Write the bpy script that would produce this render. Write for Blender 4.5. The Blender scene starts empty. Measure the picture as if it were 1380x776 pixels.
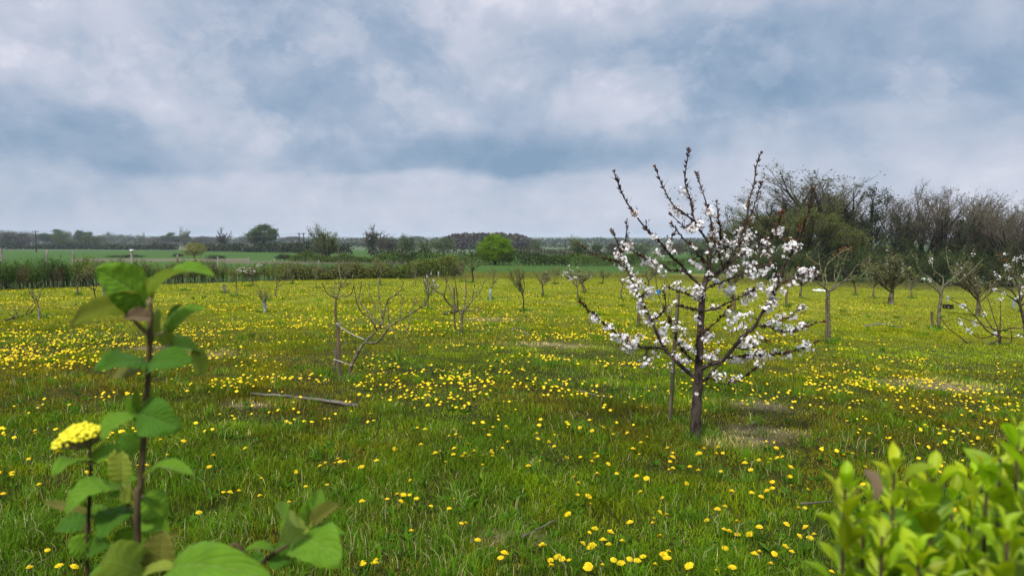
import bpy, math, random
import numpy as np
from mathutils import Vector
R = math.radians
sc = bpy.context.scene
COL = sc.collection

# ------------------------------------------------------------------ camera
PITCH = 3.72
CAMZ = 1.6
cam_d = bpy.data.cameras.new('camera'); cam = bpy.data.objects.new('camera', cam_d); COL.objects.link(cam)
cam.location = (0, 0, CAMZ); cam.rotation_euler = (R(90 - PITCH), 0, 0)
cam_d.sensor_width = 36; cam_d.lens = 36 * 1000 / 1380
cam_d.clip_start = 0.05; cam_d.clip_end = 30000
cam_d.dof.use_dof = True; cam_d.dof.focus_distance = 9.0; cam_d.dof.aperture_fstop = 7.5
sc.camera = cam

# ------------------------------------------------------------------ sky, sun, exposure
SUN_EL, SUN_AZ = 52, 205          # azimuth clockwise from +Y
SUN_STRENGTH = 3.5
sc.view_settings.view_transform = 'Standard'; sc.view_settings.look = 'None'
sc.view_settings.gamma = 1; sc.view_settings.use_curve_mapping = False
sc.view_settings.exposure = 0.38

def build_world():
    w = bpy.data.worlds.new('World'); sc.world = w; w.use_nodes = True
    nt = w.node_tree; nt.nodes.clear(); N = nt.nodes; L = nt.links
    def val(v):
        n = N.new('ShaderNodeValue'); n.outputs[0].default_value = v; return n.outputs[0]
    def M(op, a, b=None, c=None, clamp=False):
        n = N.new('ShaderNodeMath'); n.operation = op; n.use_clamp = clamp
        for i, s in enumerate((a, b, c)):
            if s is None: continue
            if isinstance(s, (int, float)): n.inputs[i].default_value = s
            else: L.new(s, n.inputs[i])
        return n.outputs[0]
    def comb(x, y, z):
        n = N.new('ShaderNodeCombineXYZ')
        for i, s in enumerate((x, y, z)):
            if isinstance(s, (int, float)): n.inputs[i].default_value = s
            else: L.new(s, n.inputs[i])
        return n.outputs[0]
    def noise(v, scale, det, rough=.5, dist=0.):
        n = N.new('ShaderNodeTexNoise'); n.noise_dimensions = '3D'
        n.inputs['Scale'].default_value = scale; n.inputs['Detail'].default_value = det
        n.inputs['Roughness'].default_value = rough; n.inputs['Distortion'].default_value = dist
        L.new(v, n.inputs['Vector']); return n.outputs[0]
    tc = N.new('ShaderNodeTexCoord'); sep = N.new('ShaderNodeSeparateXYZ'); L.new(tc.outputs['Generated'], sep.inputs[0])
    x, y, z = sep.outputs
    hyp = M('SQRT', M('ADD', M('MULTIPLY', x, x), M('MULTIPLY', y, y)))
    az = M('ARCTAN2', x, y)                       # radians, 0 = north of the orchard
    el = M('ARCTAN2', z, hyp)
    # the cloud deck: perspective of a high flat layer
    zz = M('ADD', M('MAXIMUM', z, 0.0), 0.16)
    deck = comb(M('DIVIDE', x, zz), M('DIVIDE', y, zz), 0.0)
    n1 = noise(deck, 0.55, 7, .52, .3)
    n2 = noise(deck, 1.7, 6, .55, .6)
    ang = comb(az, M('MULTIPLY', el, 1.25), 0.3)
    w1 = noise(ang, 4.2, 5, .55, .2); w2 = noise(comb(M('ADD', az, 7.1), M('MULTIPLY', el, 1.7), 3.1), 4.2, 5, .55, .2)
    azw = M('ADD', az, M('MULTIPLY', M('SUBTRACT', w1, .5), .46))
    elw = M('ADD', el, M('MULTIPLY', M('SUBTRACT', w2, .5), .22))
    fine = noise(ang, 6.0, 12, .60, .25); fine2 = noise(ang, 17, 10, .62, .15)
    acc = M('ADD', M('MULTIPLY', M('SUBTRACT', n1, .5), .35), M('MULTIPLY', M('SUBTRACT', n2, .5), .12))
    acc = M('ADD', acc, M('MULTIPLY', M('SUBTRACT', fine, .5), 1.15)); acc = M('ADD', acc, M('MULTIPLY', M('SUBTRACT', fine2, .5), .38))
    acc = M('ADD', acc, 0.53)
    # cloud masses: azimuth, elevation, half widths (degrees), brightness change
    def ss(x_, a, b):
        n = N.new('ShaderNodeMapRange'); n.interpolation_type = 'SMOOTHSTEP'; L.new(x_, n.inputs[0]); n.inputs[1].default_value = a; n.inputs[2].default_value = b; return n.outputs[0]
    # cloud bases: dark shelves with a crisper lower edge
    for a, sa, lo, hi, tilt, amp in ((-3, 12, 4.3, 7.2, .02, -.44), (-29, 10, 4.2, 8.5, -.03, -.30), (24, 14, 8.3, 12.0, .06, -.20), (9, 7, 5.3, 7.0, .0, -.10)):
        els = M('ADD', M('MULTIPLY', elw, .35), M('MULTIPLY', el, .65)); azs = M('ADD', M('MULTIPLY', azw, .5), M('MULTIPLY', az, .5)); e2 = M('SUBTRACT', els, M('MULTIPLY', M('SUBTRACT', azs, R(a)), tilt)); dx = M('MULTIPLY', M('SUBTRACT', azs, R(a)), 1 / R(sa))
        win = M('POWER', 2.718, M('MULTIPLY', M('POWER', M('ABSOLUTE', dx), 3.0), -1.0))
        sh = M('MULTIPLY', ss(e2, R(lo), R(lo + 1.1)), M('SUBTRACT', 1.0, ss(e2, R(lo + 1.2), R(hi + 1.5))))
        acc = M('ADD', acc, M('MULTIPLY', M('MULTIPLY', win, sh), amp))
    blobs = [(-4, 6.8, 14, 3.0, -.10), (-26, 7.2, 10, 3.2, -.06), (-33, 11, 6, 3, .06), (20, 12.5, 16, 3.4, -.08),
             (-27, 13.5, 4, 3.5, .26), (-20, 9.5, 4.5, 2.5, .24), (-33, 16, 6, 3, .24), (2, 18.5, 9, 3.2, .20),
             (22, 18.8, 14, 2.2, .28), (-13, 14, 7, 3.5, -.10), (10, 10, 3.2, 2.5, .16), (26, 9.6, 4, 1.8, .22),
             (-7, 11.5, 5, 2.5, -.08), (33, 5, 9, 3.0, .20), (10, 3.2, 5, 2.2, .20), (0, 1.6, 60, 2.6, .12),
             (17, 7.5, 4, 2.5, .10), (-6, 9.4, 5, 1.2, .10), (-20, 3.6, 8, 1.5, .08), (12, 14.3, 7, 2.4, -.12)]
    for a, e, sa, se, amp in blobs:
        dx = M('MULTIPLY', M('SUBTRACT', azw, R(a)), 1 / R(sa)); dy = M('MULTIPLY', M('SUBTRACT', elw, R(e)), 1 / R(se))
        q = M('ADD', M('MULTIPLY', dx, dx), M('MULTIPLY', dy, dy))
        acc = M('ADD', acc, M('MULTIPLY', M('POWER', 2.718, M('MULTIPLY', q, -1.0)), amp))
    hi = ss(el, R(5.0), R(8.5)); pf = M('MULTIPLY', ss(noise(ang, 5.2, 12, .58, .15), .50, .60), hi); pf2 = M('MULTIPLY', ss(noise(comb(M('ADD', az, 3.3), M('MULTIPLY', el, 1.3), 5.2), 9.0, 10, .6, .1), .55, .62), hi)
    acc = M('ADD', acc, M('ADD', M('MULTIPLY', pf, .17), M('MULTIPLY', pf2, .13))); acc = M('SUBTRACT', acc, M('MULTIPLY', hi, .10))
    cr = N.new('ShaderNodeValToRGB'); L.new(acc, cr.inputs[0]); E = cr.color_ramp.elements
    E[0].position = 0.0; E[0].color = (.165, .255, .375, 1)
    E[1].position = 1.0; E[1].color = (.60, .60, .68, 1)
    for p, c in ((.28, (.262, .335, .45, 1)), (.50, (.365, .415, .515, 1)), (.76, (.47, .495, .585, 1))):
        e = E.new(p); e.color = c
    # an overcast sky is brightest overhead
    zen = M('ADD', 1.0, M('MULTIPLY', M('SMOOTH_MIN', M('MAXIMUM', M('SUBTRACT', z, .38), 0.0), 1.0, .1), 3.4))
    mul = N.new('ShaderNodeVectorMath'); mul.operation = 'SCALE'; L.new(cr.outputs[0], mul.inputs[0]); L.new(zen, mul.inputs['Scale'])
    sky = N.new('ShaderNodeTexSky'); sky.sky_type = 'NISHITA'; sky.sun_disc = False
    sky.sun_elevation = R(SUN_EL); sky.sun_rotation = R(SUN_AZ)
    b1 = N.new('ShaderNodeBackground'); L.new(sky.outputs[0], b1.inputs[0]); b1.inputs[1].default_value = .08
    b2 = N.new('ShaderNodeBackground'); L.new(mul.outputs[0], b2.inputs[0]); b2.inputs[1].default_value = 1.0
    mx = N.new('ShaderNodeMixShader'); mx.inputs[0].default_value = .94
    L.new(b1.outputs[0], mx.inputs[1]); L.new(b2.outputs[0], mx.inputs[2])
    out = N.new('ShaderNodeOutputWorld'); L.new(mx.outputs[0], out.inputs[0])
build_world()
sl = bpy.data.lights.new('sun', 'SUN'); so = bpy.data.objects.new('sun', sl); COL.objects.link(so)
sl.energy = SUN_STRENGTH; sl.angle = R(7); sl.color = (1, .95, .86)
sd = Vector((math.sin(R(SUN_AZ)) * math.cos(R(SUN_EL)), math.cos(R(SUN_AZ)) * math.cos(R(SUN_EL)), math.sin(R(SUN_EL))))
so.rotation_euler = sd.to_track_quat('Z', 'Y').to_euler(); so.location = (0, 0, 50)

# ------------------------------------------------------------------ helpers
def vnoise(x, y, s, seed=0):
    x = np.asarray(x, float) / s + seed * 17.3; y = np.asarray(y, float) / s + seed * 9.7
    xi = np.floor(x); yi = np.floor(y); fx = x - xi; fy = y - yi
    fx = fx * fx * (3 - 2 * fx); fy = fy * fy * (3 - 2 * fy)
    def h(a, b):
        v = np.sin(a * 127.1 + b * 311.7 + seed * 74.7) * 43758.5453
        return v - np.floor(v)
    return (h(xi, yi) * (1 - fx) + h(xi + 1, yi) * fx) * (1 - fy) + (h(xi, yi + 1) * (1 - fx) + h(xi + 1, yi + 1) * fx) * fy
def fbm(x, y, s, seed=0, o=3):
    return sum(vnoise(x, y, s / 2 ** i, seed + i) * .5 ** i for i in range(o)) / sum(.5 ** i for i in range(o))
def sstep(a, b, x):
    t = np.clip((x - a) / (b - a), 0, 1); return t * t * (3 - 2 * t)
def hgt(x, y, bumps=True):
    x = np.asarray(x, float); y = np.asarray(y, float)
    s = .02 * np.maximum(y, 0) + .06 * np.logaddexp(0, x / 1.5) * 1.5 - .0624
    s = np.minimum(s, 40)
    z = -5 * (1 - np.exp(-np.maximum(s, 0) / 5))
    r = np.hypot(x, y)
    if bumps:
        z = z + (fbm(x, y, 1.6, 3) - .5) * .07 * (1 - sstep(30, 60, r))
    hill = sstep(1900, 3600, r) * (9 + 20 * fbm(x, y, 1500, 11)) if np.max(r) > 1900 else 0
    return z + hill - 30 * sstep(5000, 9000, r)
CP, SP = math.cos(R(PITCH)), math.sin(R(PITCH))
def ray(u, v):
    u = np.asarray(u, float); v = np.asarray(v, float)
    a = (u - 690) / 1000; b = (388 - v) / 1000
    return np.stack([a + 0 * b, CP + b * SP, -SP + b * CP], -1)
_T = np.concatenate([np.geomspace(1.0, 60, 90), np.geomspace(61, 1800, 90)])
def GV(u, v):
    """ground points seen at photo pixels"""
    u = np.asarray(u, float); v = np.asarray(v, float)
    if len(u) > 3000: return np.concatenate([GV(u[i:i + 3000], v[i:i + 3000]) for i in range(0, len(u), 3000)])
    d = ray(u, v); P = d[:, None, :] * _T[None, :, None]
    diff = P[..., 2] + CAMZ - hgt(P[..., 0], P[..., 1], False)
    k = np.argmax(diff < 0, axis=1); k = np.where((diff < 0).any(1), np.maximum(k, 1), len(_T) - 1)
    i = np.arange(len(d)); a = diff[i, k - 1]; b = diff[i, k]; f = np.clip(a / (a - b + 1e-12), 0, 1)
    t = _T[k - 1] + (_T[k] - _T[k - 1]) * f
    Q = d * t[:, None]; Q[:, 2] = hgt(Q[:, 0], Q[:, 1]); return Q
def G(u, v): return GV(np.array([u]), np.array([v]))[0]
def AT(u, v, d):
    r = ray(u, v) * d; r = np.array(r); r[..., 2] += CAMZ; return r
def to_px(P):
    P = np.asarray(P); x = P[..., 0]; y = P[..., 1]; z = P[..., 2] - CAMZ
    dep = y * CP - z * SP; up = y * SP + z * CP
    return 690 + 1000 * x / dep, 388 - 1000 * up / dep, dep
def nrm(a): return a / (np.linalg.norm(a, axis=-1, keepdims=True) + 1e-12)

def mesh(name, V, quads=None, tris=None, mat=None, col=None, uv=None, smooth=False, parent=None, mi=None, mats=None, link=True):
    me = bpy.data.meshes.new(name); V = np.asarray(V, np.float32).reshape(-1, 3)
    q = np.zeros((0, 4), np.int32) if quads is None else np.asarray(quads, np.int32).reshape(-1, 4)
    t = np.zeros((0, 3), np.int32) if tris is None else np.asarray(tris, np.int32).reshape(-1, 3)
    me.vertices.add(len(V)); me.vertices.foreach_set('co', V.ravel())
    me.loops.add(q.size + t.size); me.loops.foreach_set('vertex_index', np.concatenate([q.ravel(), t.ravel()]))
    me.polygons.add(len(q) + len(t))
    ls = np.concatenate([np.arange(len(q)) * 4, q.size + np.arange(len(t)) * 3]).astype(np.int32)
    me.polygons.foreach_set('loop_start', ls)
    if mi is not None: me.polygons.foreach_set('material_index', np.asarray(mi, np.int32))
    me.polygons.foreach_set('use_smooth', np.full(len(q) + len(t), bool(smooth)))
    if col is not None:
        a = me.color_attributes.new('Col', 'FLOAT_COLOR', 'POINT'); c = np.ones((len(V), 4), np.float32); c[:, :3] = col
        a.data.foreach_set('color', c.ravel())
    if uv is not None:
        l = me.uv_layers.new(name='UVMap'); idx = np.concatenate([q.ravel(), t.ravel()]); l.data.foreach_set('uv', np.asarray(uv, np.float32)[idx].ravel())
    for m in (mats or ([mat] if mat else [])): me.materials.append(m)
    me.update(calc_edges=True)
    o = bpy.data.objects.new(name, me)
    if link: COL.objects.link(o)
    if parent is not None: o.parent = parent
    return o
def tag(o, label=None, cat=None, group=None, kind=None):
    if label: o['label'] = label
    if cat: o['category'] = cat
    if group: o['group'] = group
    if kind: o['kind'] = kind
    return o
def empty(name, loc, rz=0, **k):
    o = bpy.data.objects.new(name, None); COL.objects.link(o); o.location = tuple(float(c) for c in loc); o.rotation_euler = (0, 0, rz)
    o.empty_display_size = .1
    return tag(o, **k)
def copy_tree(o, parent=None):
    c = o.copy(); COL.objects.link(c)
    if parent is not None: c.parent = parent
    for ch in [h for h in bpy.data.objects if h.parent == o]: copy_tree(ch, c)
    return c
_kids = {}
def copy_thing(proto, loc, rz=0, s=(1, 1, 1), **k):
    if proto.name not in _kids: _kids[proto.name] = [h for h in bpy.data.objects if h.parent == proto]
    c = proto.copy(); COL.objects.link(c)
    for ch in _kids[proto.name]:
        d = ch.copy(); COL.objects.link(d); d.parent = c
    c.location = tuple(float(q) for q in loc); c.rotation_euler = (0, 0, rz); c.scale = s
    return tag(c, **k)

class Acc:
    """collects vertex arrays for one mesh"""
    def __init__(s): s.V = []; s.Q = []; s.T = []; s.C = []; s.n = 0
    def add(s, V, Q=None, T=None, C=None):
        V = np.asarray(V).reshape(-1, 3); s.V.append(V)
        if Q is not None: s.Q.append(np.asarray(Q).reshape(-1, 4) + s.n)
        if T is not None: s.T.append(np.asarray(T).reshape(-1, 3) + s.n)
        if C is not None: s.C.append(np.broadcast_to(C, (len(V), 3)))
        s.n += len(V)
    def build(s, name, mat, parent=None, smooth=False, shift=None):
        V = np.concatenate(s.V)
        if shift is not None: V = V - np.asarray(shift)
        return mesh(name, V, np.concatenate(s.Q) if s.Q else None, np.concatenate(s.T) if s.T else None, mat,
                    np.concatenate(s.C) if s.C else None, smooth=smooth, parent=parent)

def tubes(P, Rr, sides=4, cap=False):
    """P (n,m,3) polylines, Rr (n,m) radii -> verts, quads, tris"""
    P = np.asarray(P, float); Rr = np.asarray(Rr, float); n, m, _ = P.shape
    d = np.empty_like(P); d[:, 1:-1] = P[:, 2:] - P[:, :-2]; d[:, 0] = P[:, 1] - P[:, 0]; d[:, -1] = P[:, -1] - P[:, -2]; d = nrm(d)
    ref = np.where(np.abs(nrm(P[:, -1] - P[:, 0])[:, None, 2:3]) > .9, np.array([1., 0, 0]), np.array([0, 0, 1.]))
    a = nrm(np.cross(d, np.broadcast_to(ref, d.shape))); b = np.cross(d, a)
    th = np.arange(sides) / sides * 2 * np.pi
    V = P[:, :, None] + Rr[:, :, None, None] * (a[:, :, None] * np.cos(th)[:, None] + b[:, :, None] * np.sin(th)[:, None])
    idx = np.arange(n * m * sides).reshape(n, m, sides)
    i0 = idx[:, :-1]; i1 = idx[:, 1:]
    Q = np.stack([i0, np.roll(i0, -1, 2), np.roll(i1, -1, 2), i1], -1).reshape(-1, 4)
    T = None
    if cap and sides == 8:
        Q = np.concatenate([Q] + [idx[:, -1][:, list(k)].reshape(-1, 4) for k in ((0, 1, 2, 3), (0, 3, 4, 7), (4, 5, 6, 7))] + [idx[:, 0][:, list(k)].reshape(-1, 4) for k in ((3, 2, 1, 0), (7, 4, 3, 0), (7, 6, 5, 4))])
    elif cap and sides == 4:
        Q = np.concatenate([Q, idx[:, -1].reshape(-1, 4), idx[:, 0][:, ::-1].reshape(-1, 4)])
    return V.reshape(-1, 3), Q
def spline(pts, n):
    """Catmull-Rom through pts (k,d) -> n points"""
    p = np.asarray(pts, float); k = len(p)
    if k == 2: return p[0] + (p[1] - p[0]) * np.linspace(0, 1, n)[:, None]
    pe = np.concatenate([[2 * p[0] - p[1]], p, [2 * p[-1] - p[-2]]])
    t = np.linspace(0, k - 1 - 1e-9, n); i = t.astype(int); f = (t - i)[:, None]
    a, b, c, d = pe[i], pe[i + 1], pe[i + 2], pe[i + 3]
    return .5 * (2 * b + (c - a) * f + (2 * a - 5 * b + 4 * c - d) * f ** 2 + (3 * b - 3 * c + d - a) * f ** 3)
def leaves(P, size, rng, C, aspect=.5, D=None, spread=1.0):
    """diamond shaped leaf faces at P"""
    n = len(P); D = rng.normal(size=(n, 3)) if D is None else nrm(D) + rng.normal(size=(n, 3)) * spread
    D = nrm(D); S = nrm(np.cross(D, rng.normal(size=(n, 3)))); N = np.cross(D, S)
    s = (np.asarray(size) * rng.uniform(.7, 1.3, n))[:, None]
    V = np.stack([P, P + D * s * .5 + S * s * aspect * .5 + N * s * .08, P + D * s, P + D * s * .5 - S * s * aspect * .5 + N * s * .08], 1)
    return V.reshape(-1, 3), np.arange(n * 4).reshape(n, 4), np.repeat(C, 4, 0) if C is not None else None
def vary(base, n, rng, a=.25, hue=.1):
    base = np.asarray(base, float); k = rng.uniform(1 - a, 1 + a, (n, 1)); h = 1 + rng.uniform(-hue, hue, (n, 3)); return base * k * h
def grow(rng, P0, D0, L0, R0, spec, m=4):
    """vectorised branching.  spec rows: children per branch, angle, length ratio, radius ratio, up pull, start t, sides, wobble"""
    P = np.array([P0], float); D = nrm(np.array([D0], float)); L = np.array([L0], float); Rr = np.array([R0], float)
    out = []; tipsP = tipsD = None
    for lev, (k, ang, lr, rr, up, t0, sides, wob) in enumerate(spec):
        if lev > 0:
            n = len(P); t = rng.uniform(t0, 1, (n, k)); t[:, 0] = rng.uniform(.92, 1, n)
            f = t * (m - 1) * .9999; i = f.astype(int); f = (f - i)[..., None]
            ar = np.arange(n)[:, None]
            pp = pts[ar, i] * (1 - f) + pts[ar, i + 1] * f
            dd = nrm(pts[ar, i + 1] - pts[ar, i])
            a = R(ang) * rng.uniform(.55, 1.3, (n, k)); a[:, 0] *= .45
            pr = nrm(np.cross(dd, rng.normal(size=dd.shape)))
            nd = dd * np.cos(a)[..., None] + pr * np.sin(a)[..., None]; nd[..., 2] += up
            nl = L[:, None] * lr * rng.uniform(.6, 1.25, (n, k)) * (1.15 - .5 * t)
            nr = Rr[:, None] * rr * (1.1 - .5 * t)
            P = pp.reshape(-1, 3); D = nrm(nd.reshape(-1, 3)); L = nl.ravel(); Rr = nr.ravel()
        n = len(P); tt = np.linspace(0, 1, m)
        side = nrm(np.cross(D, rng.normal(size=(n, 3))))
        pts = P[:, None] + D[:, None] * (L[:, None] * tt)[..., None] + side[:, None] * (wob * L[:, None] * np.sin(tt * np.pi * 1.5))[..., None]
        pts[..., 2] += up * .5 * L[:, None] * tt ** 2
        rad = Rr[:, None] * (1 - .55 * tt)
        out.append((pts, rad, sides))
    return out
def wood_mesh(levels, lo=0, hi=99):
    A = Acc()
    for pts, rad, s in levels[lo:hi]:
        A.add(*tubes(pts, rad, s))
    return A

# ------------------------------------------------------------------ materials
def newmat(name):
    m = bpy.data.materials.new(name); m.use_nodes = True; nt = m.node_tree; nt.nodes.clear()
    return m, nt.nodes, nt.links
def mat_attr(name, rough=.6, trans=.3, spec=.10, tint=(1, 1, 1)):
    m, N, L = newmat(name); a = N.new('ShaderNodeAttribute'); a.attribute_name = 'Col'
    b = N.new('ShaderNodeBsdfPrincipled'); b.inputs['Roughness'].default_value = rough; b.inputs['Specular IOR Level'].default_value = spec
    L.new(a.outputs['Color'], b.inputs['Base Color']); o = N.new('ShaderNodeOutputMaterial')
    if trans > 0:
        t = N.new('ShaderNodeBsdfTranslucent'); mm = N.new('ShaderNodeMixRGB'); mm.blend_type = 'MULTIPLY'; mm.inputs[0].default_value = 1
        mm.inputs[2].default_value = (1.25 * tint[0], 1.3 * tint[1], .7 * tint[2], 1); L.new(a.outputs['Color'], mm.inputs[1]); L.new(mm.outputs[0], t.inputs[0])
        x = N.new('ShaderNodeMixShader'); x.inputs[0].default_value = trans; L.new(b.outputs[0], x.inputs[1]); L.new(t.outputs[0], x.inputs[2]); L.new(x.outputs[0], o.inputs[0])
    else: L.new(b.outputs[0], o.inputs[0])
    return m
def mat_noise(name, c1, c2, scale, rough=.85, bump=0., detail=6, stretch=(1, 1, 1), coords='Object', c3=None, spec=.06):
    m, N, L = newmat(name); tc = N.new('ShaderNodeTexCoord'); mp = N.new('ShaderNodeMapping'); mp.inputs['Scale'].default_value = stretch
    L.new(tc.outputs[coords], mp.inputs[0]); n = N.new('ShaderNodeTexNoise'); n.inputs['Scale'].default_value = scale; n.inputs['Detail'].default_value = detail
    L.new(mp.outputs[0], n.inputs['Vector']); r = N.new('ShaderNodeValToRGB'); L.new(n.outputs[0], r.inputs[0])
    r.color_ramp.elements[0].position = .35; r.color_ramp.elements[0].color = (*c1, 1); r.color_ramp.elements[1].position = .68; r.color_ramp.elements[1].color = (*c2, 1)
    if c3: e = r.color_ramp.elements.new(.8); e.color = (*c3, 1)
    b = N.new('ShaderNodeBsdfPrincipled'); b.inputs['Roughness'].default_value = rough; b.inputs['Specular IOR Level'].default_value = spec; L.new(r.outputs[0], b.inputs['Base Color'])
    if bump:
        bp = N.new('ShaderNodeBump'); bp.inputs['Strength'].default_value = bump; bp.inputs['Distance'].default_value = .01
        L.new(n.outputs[0], bp.inputs['Height']); L.new(bp.outputs[0], b.inputs['Normal'])
    o = N.new('ShaderNodeOutputMaterial'); L.new(b.outputs[0], o.inputs[0]); return m
MA = {
 'leaf': mat_attr('foliage'), 'grass': mat_attr('grass_blades', .6, .35, .04), 'petal': mat_attr('petals', .6, .35, .2, (.9, .8, 1.3)),
 'dandelion': mat_attr('dandelion_petals', .6, .2, .2), 'farleaf': mat_attr('far_foliage', .95, 0, 0),
 'cherry_bark': mat_noise('cherry_bark', (.018, .013, .011), (.085, .065, .055), 22, .8, .8, 8, (1, 1, .35), c3=(.22, .2, .17)),
 'grey_bark': mat_noise('lichened_bark', (.050, .042, .024), (.19, .17, .105), 26, .9, .7, 8, (1, 1, .5), c3=(.38, .36, .27)),
 'dark_bark': mat_noise('dark_bark', (.02, .017, .014), (.07, .06, .05), 4, .9, .3),
 'twig': mat_noise('twig_bark', (.050, .040, .028), (.135, .115, .085), 3, .9),
 'pale_twig': mat_noise('pale_twig_bark', (.07, .06, .045), (.17, .15, .12), 3, .9),
 'stake': mat_noise('weathered_stake', (.075, .056, .030), (.20, .16, .095), 14, .85, .5, 8, (1, 1, .12)),
 'olive_stake': mat_noise('olive_stake', (.085, .075, .04), (.22, .20, .12), 14, .85, .5, 8, (1, 1, .12)), 'wood_twig': mat_noise('wood_twig_bark', (.075, .065, .048), (.19, .165, .125), 3, .9),
 'post': mat_noise('weathered_post', (.10, .09, .075), (.25, .23, .19), 14, .9, .5, 8, (1, 1, .2)),
 'rope': mat_noise('rope', (.30, .27, .22), (.5, .47, .4), 60), 'wire': mat_noise('wire', (.12, .12, .12), (.2, .2, .2), 5, .5),
 'pole': mat_noise('tarred_pole', (.015, .015, .014), (.04, .038, .034), 3),
 'guard': mat_noise('grey_tree_guard', (.16, .20, .20), (.30, .36, .36), 8, .6), 'mesh_guard': mat_noise('dark_mesh_guard', (.02, .022, .02), (.06, .06, .05), 30),
 'blue': mat_noise('blue_plastic', (.01, .16, .42), (.02, .24, .55), 9, .45), 'black': mat_noise('black_plastic', (.012, .012, .013), (.03, .03, .03), 9, .5),
 'white': mat_noise('white_plastic', (.55, .57, .58), (.75, .76, .77), 9, .5),
 'vstem': mat_noise('shrub_stem', (.045, .032, .017), (.115, .082, .042), 60, .8, .4, 6, (1, 1, .4)),
 'vstem_young': mat_noise('young_shrub_stem', (.20, .16, .08), (.30, .26, .13), 60, .8, .3),
 'bud': mat_noise('yellow_flower_buds', (.60, .52, .02), (.80, .75, .06), 300, .6),
 'dstem': mat_noise('flower_stalk', (.10, .14, .04), (.2, .2, .08), 30),
}
def leaf_mat(name, top, under, vein, furry=.05, trans=.35):
    m, N, L = newmat(name)
    uv = N.new('ShaderNodeUVMap'); uv.uv_map = 'UVMap'; s = N.new('ShaderNodeSeparateXYZ'); L.new(uv.outputs[0], s.inputs[0])
    def Mx(op, a, b=None):
        n = N.new('ShaderNodeMath'); n.operation = op
        for i, q in enumerate((a, b)):
            if q is None: continue
            if isinstance(q, (int, float)): n.inputs[i].default_value = q
            else: L.new(q, n.inputs[i])
        return n.outputs[0]
    ac = Mx('ABSOLUTE', Mx('SUBTRACT', s.outputs[0], .5))
    ph = Mx('SINE', Mx('MULTIPLY', Mx('SUBTRACT', s.outputs[1], Mx('MULTIPLY', ac, .75)), 52))
    side = Mx('POWER', Mx('MULTIPLY', Mx('ADD', ph, 1), .5), 6)
    mid = Mx('POWER', Mx('MAXIMUM', Mx('SUBTRACT', 1, Mx('MULTIPLY', ac, 22)), 0), 1)
    v = Mx('MINIMUM', Mx('ADD', Mx('MULTIPLY', side, .55), mid), 1)
    tc = N.new('ShaderNodeTexCoord'); n = N.new('ShaderNodeTexNoise'); n.inputs['Scale'].default_value = 45; n.inputs['Detail'].default_value = 5; L.new(tc.outputs['Object'], n.inputs['Vector'])
    def mix(f, a, b):
        q = N.new('ShaderNodeMixRGB'); 
        for i, z in enumerate((f, a, b)):
            if isinstance(z, (int, float)): q.inputs[i].default_value = z
            elif isinstance(z, tuple): q.inputs[i].default_value = (*z, 1)
            else: L.new(z, q.inputs[i])
        return q.outputs[0]
    g = N.new('ShaderNodeNewGeometry')
    t2 = mix(n.outputs[0], tuple(c * .65 for c in top), tuple(min(c * 1.35, 1) for c in top))
    base = mix(g.outputs['Backfacing'], t2, under)
    base = mix(Mx('MULTIPLY', v, .38), base, vein)
    b = N.new('ShaderNodeBsdfPrincipled'); L.new(base, b.inputs['Base Color']); b.inputs['Roughness'].default_value = .55; b.inputs['Specular IOR Level'].default_value = .10
    b.inputs['Sheen Weight'].default_value = furry; b.inputs['Sheen Roughness'].default_value = .5
    bp = N.new('ShaderNodeBump'); bp.inputs['Strength'].default_value = .6; bp.inputs['Distance'].default_value = .003; bp.invert = True
    L.new(Mx('ADD', v, Mx('MULTIPLY', n.outputs[0], .4)), bp.inputs['Height']); L.new(bp.outputs[0], b.inputs['Normal'])
    tr = N.new('ShaderNodeBsdfTranslucent'); L.new(mix(.55, base, (.30, .42, .03)), tr.inputs[0])
    x = N.new('ShaderNodeMixShader'); x.inputs[0].default_value = trans; L.new(b.outputs[0], x.inputs[1]); L.new(tr.outputs[0], x.inputs[2])
    o = N.new('ShaderNodeOutputMaterial'); L.new(x.outputs[0], o.inputs[0]); return m
LM = {
 'g': leaf_mat('wayfaring_leaf', (.115, .240, .012), (.21, .28, .04), (.24, .36, .07)),
 'd': leaf_mat('wayfaring_leaf_dark', (.055, .150, .010), (.13, .19, .03), (.12, .23, .035)),
 'y': leaf_mat('wayfaring_leaf_young', (.22, .27, .03), (.30, .32, .06), (.34, .36, .10)),
 'o': leaf_mat('wayfaring_leaf_olive', (.13, .13, .02), (.17, .14, .03), (.24, .2, .06)),
 'b': leaf_mat('wayfaring_leaf_brown', (.20, .13, .08), (.22, .15, .10), (.28, .2, .13)),
}

# ------------------------------------------------------------------ ground
VO = ([-400, 0, 130, 300, 400, 560, 700, 860, 1000, 1100, 1380, 1800], [394, 391, 386, 381, 377, 374.5, 372.5, 373, 380, 384, 392, 400])
def orchard_mask(x, y):
    u, v, d = to_px(np.stack([x, y, hgt(x, y, False)], -1)); return (y < .5) | (v > np.interp(u, *VO))
def bare(x, y):
    """0..1 amount of straw / bare soil"""
    s = np.zeros_like(x)
    for u, v, r in ((280, 478, .45), (1000, 590, .22), (975, 597, .2), (1030, 583, .25), (690, 722, .14), (215, 470, .3), (660, 430, .5), (745, 465, .5), (1270, 520, .5), (590, 560, .0), (330, 545, .18), (1010, 545, .25)):
        if r: g = G(u, v); s = np.maximum(s, np.exp(-(((x - g[0]) / (r * 1.7)) ** 2 + ((y - g[1]) / r) ** 2) ** 1.5))
    return s * sstep(.30, .62, fbm(x, y, .22, 13, 3) + .25 * s)
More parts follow.
